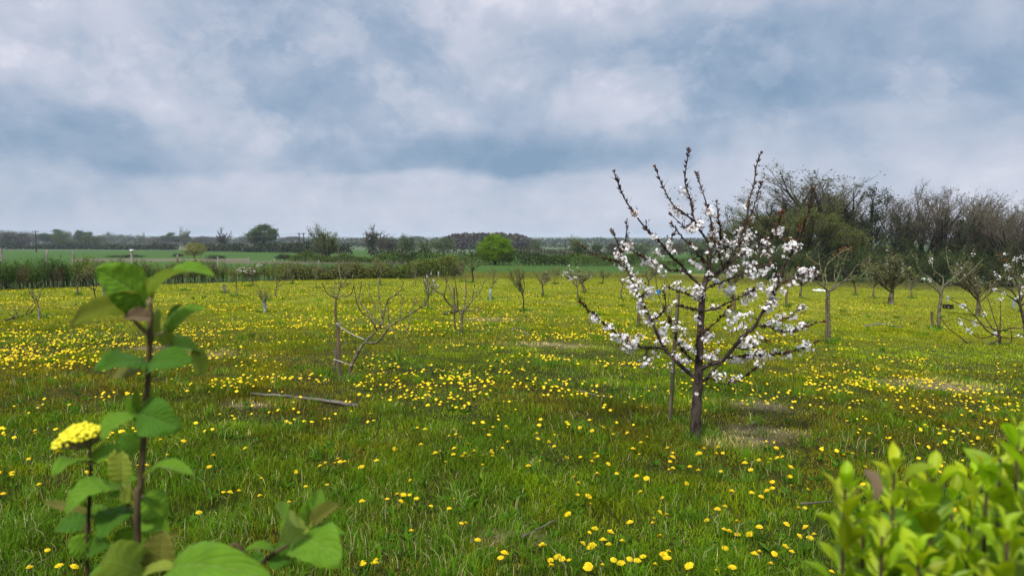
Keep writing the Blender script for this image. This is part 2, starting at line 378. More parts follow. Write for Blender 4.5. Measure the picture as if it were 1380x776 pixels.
def ground_color(x, y):
    u, v, d = to_px(np.stack([x, y, hgt(x, y, False)], -1)); u = np.where(y < .5, 690, u); v = np.where(y < .5, 900, v)
    n = fbm(x, y, 3.0, 21); c = np.empty(x.shape + (3,))
    c[:] = np.array([.018, .020, .003]); c = c * (.7 + .7 * n[..., None])
    mid = sstep(9, 26, d) * (y > .5)
    c = c * (1 - mid[..., None]) + mid[..., None] * np.array([.135, .145, .007]) * (.75 + .5 * n[..., None])
    vo = np.interp(u, *VO); past = v < vo
    nb = np.clip(bare(x, y), 0, 1)[..., None]; c = c * (1 - nb) + nb * np.array([.13, .105, .055]) * (.4 + 1.1 * fbm(x, y, .12, 9)[..., None])
    far = np.array([.040, .086, .010]) * (.85 + .3 * fbm(x, y, 30, 5)[..., None])
    c = np.where(past[..., None], far, c)
    def band(a, b, ua, ub, colr):
        k = past & (v < b) & (v > a) & (u > ua) & (u < ub); c[k] = np.array(colr) * (.85 + .3 * fbm(x[k], y[k], 14, 8)[:, None])
    band(330, 337.5, -2000, 3000, (.075, .105, .045))
    band(326, 330.5, -2000, 3000, (.11, .13, .07))
    band(348.3, 352.5, 95, 335, (.115, .105, .06)); band(351.5, 355, 300, 600, (.10, .095, .05))
    band(334, 336, 230, 340, (.13, .12, .075))
    band(337, 341.5, 690, 1010, (.13, .135, .085)); band(336.5, 340, 560, 690, (.10, .13, .08))
    band(369, 377, 560, 1010, (.15, .15, .03))
    band(380, 392, 1000, 1500, (.10, .12, .03))
    band(200, 327, -2000, 3000, (.07, .09, .05))
    return c
def build_ground():
    rr = np.concatenate([[0.01, .5], np.geomspace(.9, 9000, 560)]); a1 = np.radians(np.arange(-46, 46.01, .2)); a2 = np.radians(np.arange(50, 311, 4))
    an = np.concatenate([a1, a2]); A_, R_ = np.meshgrid(an, rr); X = R_ * np.sin(A_); Y = R_ * np.cos(A_)
    Z = hgt(X, Y); nr, na = X.shape; idx = np.arange(nr * na).reshape(nr, na)
    i0 = idx[:-1]; i1 = idx[1:]
    Q = np.stack([i0, i1, np.roll(i1, -1, 1), np.roll(i0, -1, 1)], -1).reshape(-1, 4)
    c = ground_color(X.ravel(), Y.ravel())
    m, N, L = newmat('meadow_ground'); a = N.new('ShaderNodeAttribute'); a.attribute_name = 'Col'
    tc = N.new('ShaderNodeTexCoord'); n = N.new('ShaderNodeTexNoise'); n.inputs['Scale'].default_value = 3.1; n.inputs['Detail'].default_value = 9; n.inputs['Roughness'].default_value = .65
    L.new(tc.outputs['Object'], n.inputs['Vector'])
    r = N.new('ShaderNodeMapRange'); r.inputs[1].default_value = .3; r.inputs[2].default_value = .7; r.inputs[3].default_value = .55; r.inputs[4].default_value = 1.5; L.new(n.outputs[0], r.inputs[0])
    mm = N.new('ShaderNodeVectorMath'); mm.operation = 'SCALE'; L.new(a.outputs['Color'], mm.inputs[0]); L.new(r.outputs[0], mm.inputs['Scale'])
    b = N.new('ShaderNodeBsdfPrincipled'); b.inputs['Roughness'].default_value = .95; b.inputs['Specular IOR Level'].default_value = .1; L.new(mm.outputs[0], b.inputs['Base Color'])
    bp = N.new('ShaderNodeBump'); bp.inputs['Strength'].default_value = .5; bp.inputs['Distance'].default_value = .03; L.new(n.outputs[0], bp.inputs['Height']); L.new(bp.outputs[0], b.inputs['Normal'])
    o = N.new('ShaderNodeOutputMaterial'); L.new(b.outputs[0], o.inputs[0])
    g = mesh('ground', np.stack([X, Y, Z], -1), Q, None, m, c, smooth=True); tag(g, kind='structure')
build_ground()

# ------------------------------------------------------------------ haze
def build_haze():
    x0, x1, y0, y1, z0, z1 = -9500, 9500, -9500, 9500, -46, 40
    V = [(x, y, z) for x in (x0, x1) for y in (y0, y1) for z in (z0, z1)]
    Q = [(0, 1, 3, 2), (4, 6, 7, 5), (0, 4, 5, 1), (2, 3, 7, 6), (0, 2, 6, 4), (1, 5, 7, 3)]
    m, N, L = newmat('haze'); p = N.new('ShaderNodeVolumePrincipled'); p.inputs['Color'].default_value = (.80, .90, 1, 1); p.inputs['Density'].default_value = .00016
    o = N.new('ShaderNodeOutputMaterial'); L.new(p.outputs[0], o.inputs['Volume'])
    h = mesh('haze', V, Q, None, m); tag(h, kind='stuff')
build_haze()

# ------------------------------------------------------------------ distant country: trees, hedges, wood, power line
def crown_tree(name, seed, kind):
    """unit tree, height 1, with its own trunk, limbs and crown"""
    rng = np.random.default_rng(seed); root = bpy.data.objects.new(name, None); COL.objects.link(root)
    if kind == 'oak':
        lv = grow(rng, (0, 0, 0), (0.02, 0, 1), .34, .035, [(1, 0, 1, 1, 0, 0, 8, .02), (8, 52, 1.15, .55, .1, .5, 5, .06), (5, 45, .62, .5, .08, .3, 4, .08), (4, 45, .6, .5, .05, .3, 3, .08)])
        tips = lv[3][0][:, 1:].reshape(-1, 3); tips = np.concatenate([tips, lv[2][0][:, 2:].reshape(-1, 3)])
        P = np.repeat(tips, 22, 0) + rng.normal(size=(len(tips) * 22, 3)) * [.045, .045, .032]; c = vary((.055, .085, .022), len(P), rng, .4); P[:, 2] = np.maximum(P[:, 2], .22)
        lf, sz = (P, c), .03
    elif kind == 'green':
        lv = grow(rng, (0, 0, 0), (0, 0, 1), .25, .03, [(1, 0, 1, 1, 0, 0, 8, .02), (9, 62, 1.5, .55, .1, .25, 5, .05), (6, 48, .6, .5, .05, .3, 4, .08)])
        K_ = 210; th = rng.uniform(0, 2 * np.pi, K_); ph = np.arccos(rng.uniform(-.6, 1, K_)); q = rng.uniform(.30, 1.04, K_) ** .5 * (1 + .10 * np.sin(3 * th + 1) * np.sin(4 * ph)); cc = np.stack([q * np.sin(ph) * np.cos(th) * .50, q * np.sin(ph) * np.sin(th) * .50, .42 + q * np.cos(ph) * .52], -1)
        i_ = rng.integers(0, K_, 26000); n = len(i_); sg = rng.uniform(.025, .075, K_); P = cc[i_] + rng.normal(size=(n, 3)) * sg[i_][:, None] * [1, 1, .7]; P[:, 2] = np.maximum(P[:, 2], .02 + rng.uniform(0, .15, n)); c = vary((.13, .22, .012), n, rng, .35) * rng.uniform(.55, 1.35, K_)[i_][:, None]; lf, sz = (P, c), .026
    elif kind in ('hazy', 'haze_green', 'pale', 'scrub'):
        col = {'hazy': (.075, .07, .045), 'haze_green': (.075, .10, .035), 'pale': (.20, .20, .045), 'scrub': (.04, .045, .025)}[kind]
        lv = grow(rng, (0, 0, 0), (0, 0, 1), .2, .022, [(1, 0, 1, 1, 0, 0, 6, .02), (9, 40, 2.3, .6, .25, .1, 4, .05), (7, 35, .55, .5, .15, .25, 3, .06), (6, 35, .5, .5, .1, .2, 3, .06), (3, 35, .5, .5, .1, .2, 3, .06)])
        zt = max(np.max(l[0][..., 2]) for l in lv); n = 5200; th = rng.uniform(0, 2 * np.pi, n); ph = np.arccos(rng.uniform(-.75, 1, n)); f1, f2, f3 = rng.uniform(0, 6, 3)
        lump = 1 + .20 * np.sin(2 * th + f1) * np.sin(3 * ph + f2) + .16 * np.sin(5 * th + f3) * np.sin(6 * ph + f1) + .12 * np.sin(11 * th + f2) * np.sin(13 * ph + f3)
        q = lump * rng.uniform(.2, 1, n) ** .40; P = np.stack([q * np.sin(ph) * np.cos(th) * .46, q * np.sin(ph) * np.sin(th) * .46, .50 + q * np.cos(ph) * .46], -1) * zt; P = P[rng.integers(0, 70, n)] + rng.normal(size=(n, 3)) * .065 * zt
        low = {'pale': .02, 'scrub': .0}.get(kind, .10); P[:, 2] = np.maximum(P[:, 2], zt * (low + rng.uniform(0, .12, n))); P2 = lv[3][0][:, 1:].reshape(-1, 3); P = np.concatenate([P, P2 + rng.normal(size=P2.shape) * .02]); lf, sz = (P, vary(col, len(P), rng, .4)), .030
    elif kind == 'bare':
        lv = grow(rng, (0, 0, 0), (0.02, 0, 1), .36, .055, [(1, 0, 1, 1, 0, 0, 8, .02), (12, 74, .95, .55, .06, .45, 5, .10), (5, 50, .6, .6, .08, .3, 4, .12), (4, 50, .55, .62, .05, .25, 3, .12), (4, 45, .5, .7, .05, .2, 3, .1)])
        P = np.stack([rng.normal(size=900) * .07, rng.normal(size=900) * .07, rng.uniform(.03, .42, 900)], -1); lf, sz = (P, vary((.03, .045, .02), 900, rng, .3)), .035
    else:  # willow: many upswept limbs with a thin green veil
        lv = grow(rng, (0, 0, 0), (0, 0, 1), .16, .03, [(1, 0, 1, 1, 0, 0, 8, .02), (14, 44, 3.2, .55, .2, .2, 5, .05), (9, 32, .5, .5, .15, .2, 3, .06), (7, 34, .5, .55, .1, .2, 3, .08), (4, 35, .5, .6, 0, .2, 3, .08)])
        P = np.repeat(lv[3][0][:, 1:].reshape(-1, 3), 3, 0); P = P + rng.normal(size=P.shape) * .02
        lf, sz = (P, vary((.11, .145, .045), len(P), rng, .3)), .018
    zmax = max(np.max(l[0][..., 2]) for l in lv); zmax = max(zmax, np.max(lf[0][:, 2])); k = 1 / zmax
    for j, nm in ((0, 'trunk'), (1, 'branches')):
        A = wood_mesh(lv, 0, 2) if j == 0 else wood_mesh(lv, 2)
        A.V = [v * k for v in A.V]; A.build(nm, MA['dark_bark' if j == 0 else 'twig'], root)
    V, Q, C = leaves(lf[0] * k, sz * k, rng, lf[1], .7); mesh('crown', V, Q, None, MA['farleaf' if kind != 'green' else 'leaf'], C, parent=root)
    w = np.percentile(np.abs((lf[0] if kind not in ('bare',) else lv[-1][0].reshape(-1, 3))[:, 0]), 97) * 2 * k
    root['w'] = float(w); return root
PROTO = {}
used = set()
def far_tree(kind, i, u, vb, hpx, wpx, label, cat='tree', group=None, name=None, rz=None):
    key = (kind, i)
    g = G(u, vb); d = to_px(g)[2]; h = hpx * (1.12 if hpx > 10 else 1) * d / 1000
    if key not in PROTO:
        PROTO[key] = crown_tree(name or {'oak': 'oak_tree', 'green': 'round_tree', 'hazy': 'field_tree', 'haze_green': 'field_tree', 'pale': 'pale_bush', 'scrub': 'scrub_bush', 'bare': 'bare_tree', 'willow': 'willow_tree'}[kind], 100 + i * 7 + len(kind), kind)
    p = PROTO[key]; sx = wpx * d / 1000 / p['w']
    rz = (i * 1.3 + u * .37) if rz is None else rz
    if key in used: o = copy_thing(p, g, rz, (sx, sx, h), label=label, cat=cat, group=group)
    else:
        used.add(key); o = p; o.location = tuple(map(float, g)); o.rotation_euler = (0, 0, rz); o.scale = (sx, sx, h); tag(o, label, cat, group)
    if name: o.name = name
    return o
FT = 'trees along the far hedge line'
for a in [
 ('hazy', 0, 3, 333, 22, 24, 'grey hazy tree cut by the left edge, in the far tree line'),
 ('hazy', 1, 20, 334, 21, 30, 'low spreading brownish tree left of the single power pole'),
 ('hazy', 0, 40, 331, 18, 20, 'grey tree just left of the single power pole in the far field'),
 ('oak', 0, 71, 333, 23, 22, 'flat topped dark tree just right of the single power pole'),
 ('haze_green', 0, 86, 336, 23, 25, 'rounded greenish tree standing forward in the far field, right of the flat topped one'),
 ('oak', 1, 109, 333, 21, 22, 'dark dense round tree in the far line, between two greenish bushes'),
 ('haze_green', 1, 123, 336, 19, 22, 'greenish bush with dark foot right of the dark round tree'),
 ('hazy', 1, 137, 331, 13, 12, 'small dark tree above the upright wayfaring leaf'),
 ('haze_green', 0, 148, 330, 16, 18, 'small pale round tree in the far line, left one of a pale pair'),
 ('haze_green', 1, 163, 330, 14, 17, 'small bluish round tree in the far line, right one of a pale pair'),
 ('bare', 1, 177, 330, 14, 12, 'small dark bare tree in the far line left of a taller thin one'),
 ('willow', 1, 190, 331, 17, 10, 'thin bare tree with narrow top in the left far line'),
 ('hazy', 0, 207, 331, 12, 26, 'low brown thicket tree in the far hedge line'),
 ('oak', 0, 235, 332, 18, 18, 'umbrella shaped grey tree beside a thin tall one'),
 ('willow', 1, 249, 333, 26, 12, 'thin tall pale tree standing over the far hedge'),
 ('hazy', 1, 275, 331, 12, 26, 'low grey tree between the thin tall tree and the bare tree'),
 ('bare', 0, 301, 338, 30, 30, 'bare dark tree with twisted spreading limbs left of the green oak'),
 ('hazy', 0, 330, 331, 13, 20, 'hazy low tree behind the hedge left of the green oak'),
 ('oak', 2, 357, 338, 33, 42, 'broad dark green oak alone on the far hedge'),
 ('hazy', 1, 395, 330, 11, 30, 'low blue grey tree left of the twin power pole'),
 ('willow', 0, 442, 353, 49, 40, 'tall open willow with pale green new leaves'),
 ('bare', 2, 502, 342, 37, 32, 'bare dark tree with ivy covered trunk right of the willow'),
 ('hazy', 0, 523, 343, 24, 27, 'grey green thicket tree touching the ivy covered bare tree'),
 ('haze_green', 1, 548, 344, 27, 22, 'second hazy thicket tree right of the ivy covered tree'),
 ('willow', 1, 573, 344, 24, 20, 'thin hazy tree in front of the blue far wood'),
 ('haze_green', 0, 597, 343, 22, 30, 'wide grey green tree left of the brown wood'),
 ('green', 0, 668, 357, 39, 44, 'round bright green tree on the dark hedge, the brightest one in the fields'),
 ('haze_green', 1, 721, 340, 17, 15, 'small grey tree right of the bright green round tree'),
 ('willow', 0, 779, 347, 29, 28, 'pale open tree left of the blossoming cherry'),
 ('oak', 1, 803, 343, 13, 14, 'small dark round tree right of the pale open tree'),
 ('hazy', 1, 830, 343, 15, 28, 'low brown tree seen through the left side of the cherry'),
 ('haze_green', 0, 866, 345, 17, 30, 'green grey tree seen through the middle of the cherry'),
 ('hazy', 0, 905, 347, 20, 34, 'grey tree behind the left upper boughs of the cherry'),
 ('haze_green', 1, 945, 350, 26, 40, 'hazy tree behind the cherry trunk top'),
 ('pale', 0, 262, 348, 21, 24, 'pale yellow green bush alone in the left field'),
]:
    far_tree(*a, group=FT if a[4] < 30 and a[0] != 'pale' else None)
for u, vb, h, w, lb in ((291, 350, 7, 24, 'low dark scrub mound right of the pale bush'), (240, 347, 6, 14, 'small dark scrub tuft left of the pale bush'), (383, 351, 10, 22, 'dark brown bush left of the twin power pole base'), (170, 347, 4, 44, 'long low dark scrub patch in the left field')):
    far_tree('scrub', 2, u, vb, h, w, lb, 'bush', name='scrub_bush')

def hedge(name, pts, height, width, n, size, cols, label, seed, stems=0, gap=.0, group=None, lump=1.0):
    """a hedge following the ground through pts (world xy)"""
    rng = np.random.default_rng(seed); p = np.asarray(pts, float)[:, :2]; seg = np.linalg.norm(np.diff(p, axis=0), axis=1); cum = np.concatenate([[0], np.cumsum(seg)])
    s = rng.uniform(0, cum[-1], n); x = np.interp(s, cum, p[:, 0]); y = np.interp(s, cum, p[:, 1])
    prof = height * np.clip(.55 + lump * 1.5 * (fbm(s, s * 0 + seed, height * 2.2, seed, 3) - .28), .3, 1.6); q = rng.uniform(0, 1, n) ** .7
    wd = width * (1 - .5 * q) * rng.normal(size=n) * .4; x = x + wd; y = y + rng.normal(size=n) * width * .4
    P = np.stack([x, y, hgt(x, y, False) + .05 * height + q * prof], -1)
    kk = (vnoise(s, s * 0, height * 4, seed + 3)[:, None]); c0, c1 = np.array(cols[0]), np.array(cols[1])
    C = (c0 * (1 - kk) + c1 * kk) * rng.uniform(.6, 1.4, (n, 1))
    keep = vnoise(s, s * 0, height * 5, seed + 8) > gap; P = P[keep]; C = C[keep]
    base = np.array([p[:, 0].mean(), p[:, 1].mean(), 0]); base[2] = hgt(base[0], base[1], False)
    root = empty(name, base, label=label, cat='hedge', group=group)
    V, Q, C = leaves(P - base, size, rng, C, .75); mesh('foliage', V, Q, None, MA['farleaf'], C, parent=root)
    k = max(30, int(n / 60)) if not stems else stems; s = rng.uniform(0, cum[-1], k); x = np.interp(s, cum, p[:, 0]) + rng.normal(size=k) * width * .2; y = np.interp(s, cum, p[:, 1]) + rng.normal(size=k) * width * .2
    z = hgt(x, y, False); P0 = np.stack([x, y, z - .05], -1); P1 = P0 + np.stack([rng.normal(size=k) * .12 * height, rng.normal(size=k) * .1 * height, height * rng.uniform(.7, 1.15, k)], -1)
    Pm = (P0 + P1) / 2 + rng.normal(size=(k, 3)) * height * .04
    V, Q = tubes(np.stack([P0, Pm, P1], 1) - base, np.array([[1, .8, .3]]) * height * .014 * rng.uniform(.6, 1.3, (k, 1)), 4); mesh('stems', V, Q, None, MA['twig'], parent=root)
    return root
def hp(L): return [G(u, v)[:2] for u, v in L]
dk = ((.030, .042, .020), (.05, .06, .028))
hedge('hedgerow', hp([(-80, 337), (60, 336), (236, 337)]), 3.0, 4, 9000, 1.0, dk, 'long dark hedgerow across the far left field', 1)
hedge('hedgerow', hp([(258, 338.5), (310, 339), (400, 341), (470, 342)]), 3.4, 4, 6000, .9, dk, 'dark clipped hedgerow under the green oak and bare tree', 2)
hedge('hedgerow', hp([(-80, 332), (200, 332), (500, 332.5)]), 4.2, 9, 7000, 1.6, ((.07, .08, .05), (.10, .09, .06)), 'ragged hedgerow behind the far left trees', 3)
hedge('hedgerow', hp([(392, 352.5), (450, 354), (520, 355), (560, 356), (640, 357), (700, 358), (780, 358.5), (860, 359), (1000, 362)]), 1.5, 1.4, 26000, .16, ((.028, .045, .012), (.07, .105, .018)), 'dark bushy hedgerow running from the willow past the bright green tree', 4)
hedge('hedgerow', hp([(500, 345), (560, 346), (700, 345), (830, 345), (640, 345)]), 2.0, 2.5, 4000, .5, ((.04, .05, .025), (.06, .065, .03)), 'thin dark hedgerow beyond the bushy one', 5)
hedge('hedgerow', hp([(480, 333.5), (600, 334), (740, 334), (1000, 334.5)]), 3.0, 4, 5000, 1.0, dk, 'low dark hedgerow in front of the brown wood', 6)
hedge('scrub_hedge', hp([(380, 377.5), (420, 377), (480, 375.5), (560, 375), (620, 374)]), 1.0, 1.0, 26000, .075, ((.09, .14, .02), (.13, .11, .045)), 'tangled brown and green hedge behind the middle of the orchard', 7, stems=700, gap=.10, lump=1.25)

def build_far_wood():
    rng = np.random.default_rng(9)
    def mass(name, ua, ub, vb, prof, n, size, cols, label, depth):
        u = rng.uniform(ua, ub, n); g = GV(u, np.full(n, vb)); d = to_px(g)[2]
        g = g * np.array([1, 1, 0]) * (1 + rng.uniform(0, depth, (n, 1))); d2 = np.hypot(g[:, 0], g[:, 1]); z0 = hgt(g[:, 0], g[:, 1])
        top = np.interp(u, *prof) + (fbm(u, u * 0, 7, 4) - .5) * 5
        H = (vb - top) * d / 1000; q = rng.uniform(0, 1, n) ** .6; P = np.stack([g[:, 0], g[:, 1], z0 + q * H], -1)
        C = np.array(cols[0]) + (np.array(cols[1]) - np.array(cols[0])) * vnoise(u, u * 0, 9, 3)[:, None]; C = C * rng.uniform(.6, 1.4, (n, 1))
        V, Q, C = leaves(P, size, rng, C, .8); o = mesh(name, V, Q, None, MA['farleaf'], C); tag(o, label, 'wood', kind='stuff')
    mass('brown_wood', 598, 724, 336, ([598, 612, 640, 690, 712, 724], [323, 317, 315.5, 316, 321, 328]), 14000, 1.5, ((.062, .058, .046), (.085, .075, .055)), 'brown leafless wood on the horizon behind the bright green tree', .15)
    mass('distant_trees', -150, 1150, 330.5, ([-150, 0, 200, 300, 420, 560, 1150], [322, 321, 323, 323, 322.5, 323, 323]), 24000, 3.0, ((.05, .07, .045), (.06, .075, .05)), 'long blue grey belt of trees along the whole horizon', .5)
    mass('ridge_wood', 553, 573, 328.5, ([553, 557, 570, 573], [324, 321, 321, 324]), 1500, 3.0, ((.04, .06, .05), (.04, .06, .05)), 'small blue square topped wood on the far ridge', .05)
build_far_wood()

def bar(A, p0, p1, r, sides=8): A.add(*tubes(np.array([[p0, (np.array(p0) + np.array(p1)) / 2, p1]]), np.array([[r, r, r]]), sides, cap=True))
def power_pole(u, vb, vt, twin, label):
    g = G(u, vb); d = to_px(g)[2]; H = (vb - vt) * d / 1000; root = empty('power_pole', g, label=label, cat='power pole')
    xs = (-.9, .9) if twin else (0,)
    for x in xs:
        A = Acc(); bar(A, (x, 0, -.5), (x, 0, H), .19); A.build('pole', MA['pole'], root, True)
    A = Acc(); bar(A, (-1.4, 0, H - .4), (1.4, 0, H - .4), .08, 4); A.build('crossarm', MA['pole'], root)
    for x in (-1.2, 0, 1.2):
        A = Acc(); bar(A, (x, 0, H - .32), (x, 0, H), .06); A.build('insulator', MA['pole'], root, True)
    return g + np.array([0, 0, H])
pa = power_pole(49, 340, 311, False, 'single dark power pole standing in the far left field')
pb = power_pole(406.5, 340, 314, True, 'twin legged dark power pole left of the willow')
pc = power_pole(762, 338, 322, False, 'thin dark power pole beyond the bright green tree')
po = pa + (pa - pb)
for a, b, lb in ((po, pa, 'overhead wire running off the left side of the photo'), (pa, pb, 'overhead wire from the single pole to the twin pole'), (pb, pc, 'overhead wire from the twin pole towards the right')):
    k = np.linspace(0, 1, 24)[:, None]; L_ = a + (b - a) * k; L_[:, 2] -= 4 * k[:, 0] * (1 - k[:, 0]) * 3
    root = empty('power_line', a, label=lb, cat='wire', group='overhead power lines')
    for o_ in (-1.2, 1.2):
        W = L_ + np.array([o_, 0, 0]) - a; V, Q = tubes(W[None], np.full((1, 24), .02), 4); mesh('wire', V, Q, None, MA['wire'], parent=root)

# ------------------------------------------------------------------ the wood on the right
def wood_tree(name, seed, kind):
    rng = np.random.default_rng(seed); root = bpy.data.objects.new(name, None); COL.objects.link(root); lf = None
    if kind == 'feathery':
        lv = grow(rng, (0, 0, 0), (.02, 0, 1), 3.6, .20, [(1, 0, 1, 1, .05, 0, 8, .03), (11, 26, 1.35, .5, .25, .35, 6, .03), (10, 30, .5, .45, .2, .2, 4, .03), (10, 32, .5, .5, .10, .15, 3, .04), (7, 30, .5, .40, .05, .1, 3, .05)], 5)
        for l in lv[1:]: l[0][..., 0] += .020 * np.maximum(l[0][..., 2] - 3, 0) ** 2
        P = lv[4][0][::3, -1]; lf = (P, vary((.09, .10, .045), len(P), rng, .3), .11)
    elif kind == 'bare':
        lv = grow(rng, (0, 0, 0), (0, 0, 1), 2.6, .19, [(1, 0, 1, 1, .05, 0, 8, .03), (12, 34, 1.9, .48, .25, .3, 6, .03), (9, 32, .5, .45, .22, .25, 4, .04), (9, 32, .5, .5, .16, .2, 3, .05), (7, 30, .5, .40, .10, .15, 3, .06)], 5)
        P = lv[4][0][::4, -1]; lf = (P, vary((.075, .06, .035), len(P), rng, .3), .10)
    elif kind == 'budding':
        lv = grow(rng, (0, 0, 0), (0, 0, 1), 2.4, .18, [(1, 0, 1, 1, .05, 0, 8, .03), (10, 36, 1.9, .6, .25, .3, 6, .05), (8, 34, .5, .5, .2, .25, 4, .07), (7, 36, .5, .5, .12, .2, 3, .08), (5, 38, .45, .55, .06, .15, 3, .1)], 5)
        P = lv[4][0][:, 1:].reshape(-1, 3); P = P + rng.normal(size=P.shape) * .08; lf = (P, vary((.11, .13, .03), len(P), rng, .35), .085)
    elif kind == 'ivy':
        lv = grow(rng, (0, 0, 0), (.01, 0, 1), 7.6, .2, [(1, 0, 1, 1, .02, 0, 8, .02), (26, 62, .24, .35, .15, .15, 4, .06), (6, 45, .5, .5, .1, .2, 3, .08), (6, 45, .5, .5, .1, .2, 3, .08)], 5)
        P = np.concatenate([lv[2][0][:, 1:].reshape(-1, 3)] * 5); P = P + rng.normal(size=P.shape) * .18; lf = (P, vary((.03, .045, .018), len(P), rng, .4), .14)
    else:  # thicket
        lv = grow(rng, (0, 0, 0), (0, 0, 1), .8, .10, [(1, 0, 1, 1, .1, 0, 6, .03), (14, 48, 4.4, .5, .25, .0, 4, .06), (8, 38, .5, .5, .12, .1, 3, .08), (7, 40, .5, .5, .1, .1, 3, .08)], 5)
        P = lv[3][0][:, 1:].reshape(-1, 3); P = np.concatenate([P] * 2); P = P + rng.normal(size=P.shape) * .16; lf = (P, vary((.05, .078, .02), len(P), rng, .5), .12)
    k = 1 / max(np.max(l[0][..., 2]) for l in lv)
    for j, nm in ((0, 'trunk'), (1, 'branches')):
        A = wood_mesh(lv, 0, 2) if j == 0 else wood_mesh(lv, 2)
        A.V = [v * k for v in A.V]; A.build(nm, MA['dark_bark'] if j == 0 else MA['wood_twig' if kind in ('feathery', 'bare') else 'twig'], root)
    V, Q, C = leaves(lf[0] * k, lf[2] * k, rng, lf[1], .7); mesh('leaves', V, Q, None, MA['leaf'], C, parent=root)
    root['w'] = float(np.percentile(np.abs(lv[-1][0][..., 0]), 96) * 2 * k); return root
WP = {}
def wood(kind, i, u, top, wscale, dist, label, cat='tree', name=None, rz=None):
    r = ray(u, 388); x = r[0] / r[1] * dist; z = float(hgt(x, dist)); b = to_px(np.array([x, dist, z])); H = (b[1] - top) * b[2] / 1000
    key = (kind, i); nm = name or {'feathery': 'feathery_tree', 'bare': 'bare_wood_tree', 'budding': 'budding_tree', 'ivy': 'ivy_clad_tree', 'thicket': 'thicket_bush'}[kind]
    new = key not in WP
    if new: WP[key] = wood_tree(nm, 500 + 13 * i + len(kind), kind)
    rz = i * 2 + u * .21 if rz is None else rz; wd = H * wscale * {'feathery': .95, 'bare': .80, 'budding': .80, 'ivy': .36, 'thicket': .9}[kind]
    s = (wd / WP[key]['w'], wd / WP[key]['w'], H)
    if new:
        o = WP[key]; o.location = (x, dist, z); o.rotation_euler = (0, 0, rz); o.scale = s; tag(o, label, cat)
    else: o = copy_thing(WP[key], (x, dist, z), rz, s, label=label, cat=cat)
    o['group'] = 'undergrowth of the wood' if kind == 'thicket' else 'trees of the wood on the right'
for a in [
 ('feathery', 0, 1072, 234, 1.0, 78, 'tall feathery bare tree, left one of the windswept pair above the wood'),
 ('feathery', 1, 1118, 224, 1.05, 80, 'tallest windswept feathery tree at the top of the wood'),
 ('feathery', 0, 1160, 258, .8, 84, 'feathery bare tree behind the dark ivy tree'),
 ('ivy', 0, 1172, 252, .9, 74, 'dark narrow ivy clad tree standing between the feathery and round bare trees'),
 ('bare', 0, 1215, 248, .8, 76, 'round headed bare tree right of the dark ivy tree'),
 ('bare', 1, 1240, 240, .9, 74, 'wide crowned tree standing highest in the middle of the right wood'),
 ('bare', 1, 1272, 250, .9, 72, 'dark bare tree right of the wide crowned tree'),
 ('bare', 0, 1305, 250, .9, 74, 'dense dark bare tree with even top in the right wood'),
 ('bare', 1, 1335, 254, .85, 72, 'dark bare tree near the right edge, left of the clumpy topped one'),
 ('bare', 2, 1362, 256, .8, 66, 'bare tree with clumpy twig ends at the right edge'),
 ('bare', 2, 1400, 272, .8, 66, 'bare tree partly cut by the right edge of the photo'),
 ('budding', 1, 1095, 266, .8, 70, 'olive green budding tree in front of the feathery pair'),
 ('budding', 0, 1045, 262, .95, 76, 'olive tree at the left shoulder of the wood beside the cherry top'),
 ('budding', 1, 1012, 272, .95, 80, 'olive tree sloping down behind the right boughs of the cherry'),
 ('budding', 0, 978, 290, .9, 84, 'last low olive tree at the left end of the wood'),
 ('budding', 1, 1140, 290, .75, 70, 'grey green tree below the tallest feathery tree'),
 ('ivy', 0, 1205, 290, 1.0, 70, 'short ivy dark tree inside the wood behind the rounded orchard tree'),
 ('ivy', 0, 1290, 295, 1.1, 68, 'ivy dark trunk inside the wood above the black crate'),
 ('feathery', 1, 1330, 262, .8, 80, 'thin feathery crown behind the dark bare trees at right'),
]: wood(*a)
k = 0
for dist, row in ((66, [(965, 345), (1000, 330), (1035, 322), (1075, 318), (1112, 322), (1150, 318), (1188, 322), (1228, 318), (1268, 322), (1308, 318), (1350, 320), (1392, 318)]), (74, [(985, 330), (1025, 312), (1062, 305), (1100, 300), (1140, 305), (1180, 300), (1220, 308), (1260, 300), (1300, 305), (1340, 300), (1380, 305)])):
    for u, top in row:
        wood('thicket', k % 3, u, top, .95, dist, 'dark leafy thicket bush filling the foot of the right wood', 'bush'); k += 1

# ------------------------------------------------------------------ orchard trees
def flowers(P, N_, size, rng, cols=(.80, .79, .80)):
    """five petalled flowers; returns V,Q,C"""
    n = len(P); N_ = nrm(N_); a = nrm(np.cross(N_, rng.normal(size=(n, 3)))); b = np.cross(N_, a); Vs = []; s = (size * rng.uniform(.8, 1.15, n))[:, None]
    for k in range(5):
        t = 2 * np.pi * k / 5; d = a * np.cos(t) + b * np.sin(t); e = -a * np.sin(t) + b * np.cos(t); cup = rng.uniform(.05, .45, (n, 1))
        Vs.append(np.stack([P + N_ * s * .02, P + d * s * .32 + e * s * .24 + N_ * s * cup * .4, P + d * s * .56 + e * s*.06 + N_ * s * cup, P + d * s * .32 - e * s * .24 + N_ * s * cup * .4], 1))
    V = np.stack(Vs, 1).reshape(-1, 3); C = np.repeat(vary(cols, n, rng, .08, .02), 20, 0)
    return V, np.arange(n * 20).reshape(-1, 4), np.minimum(C, .88)
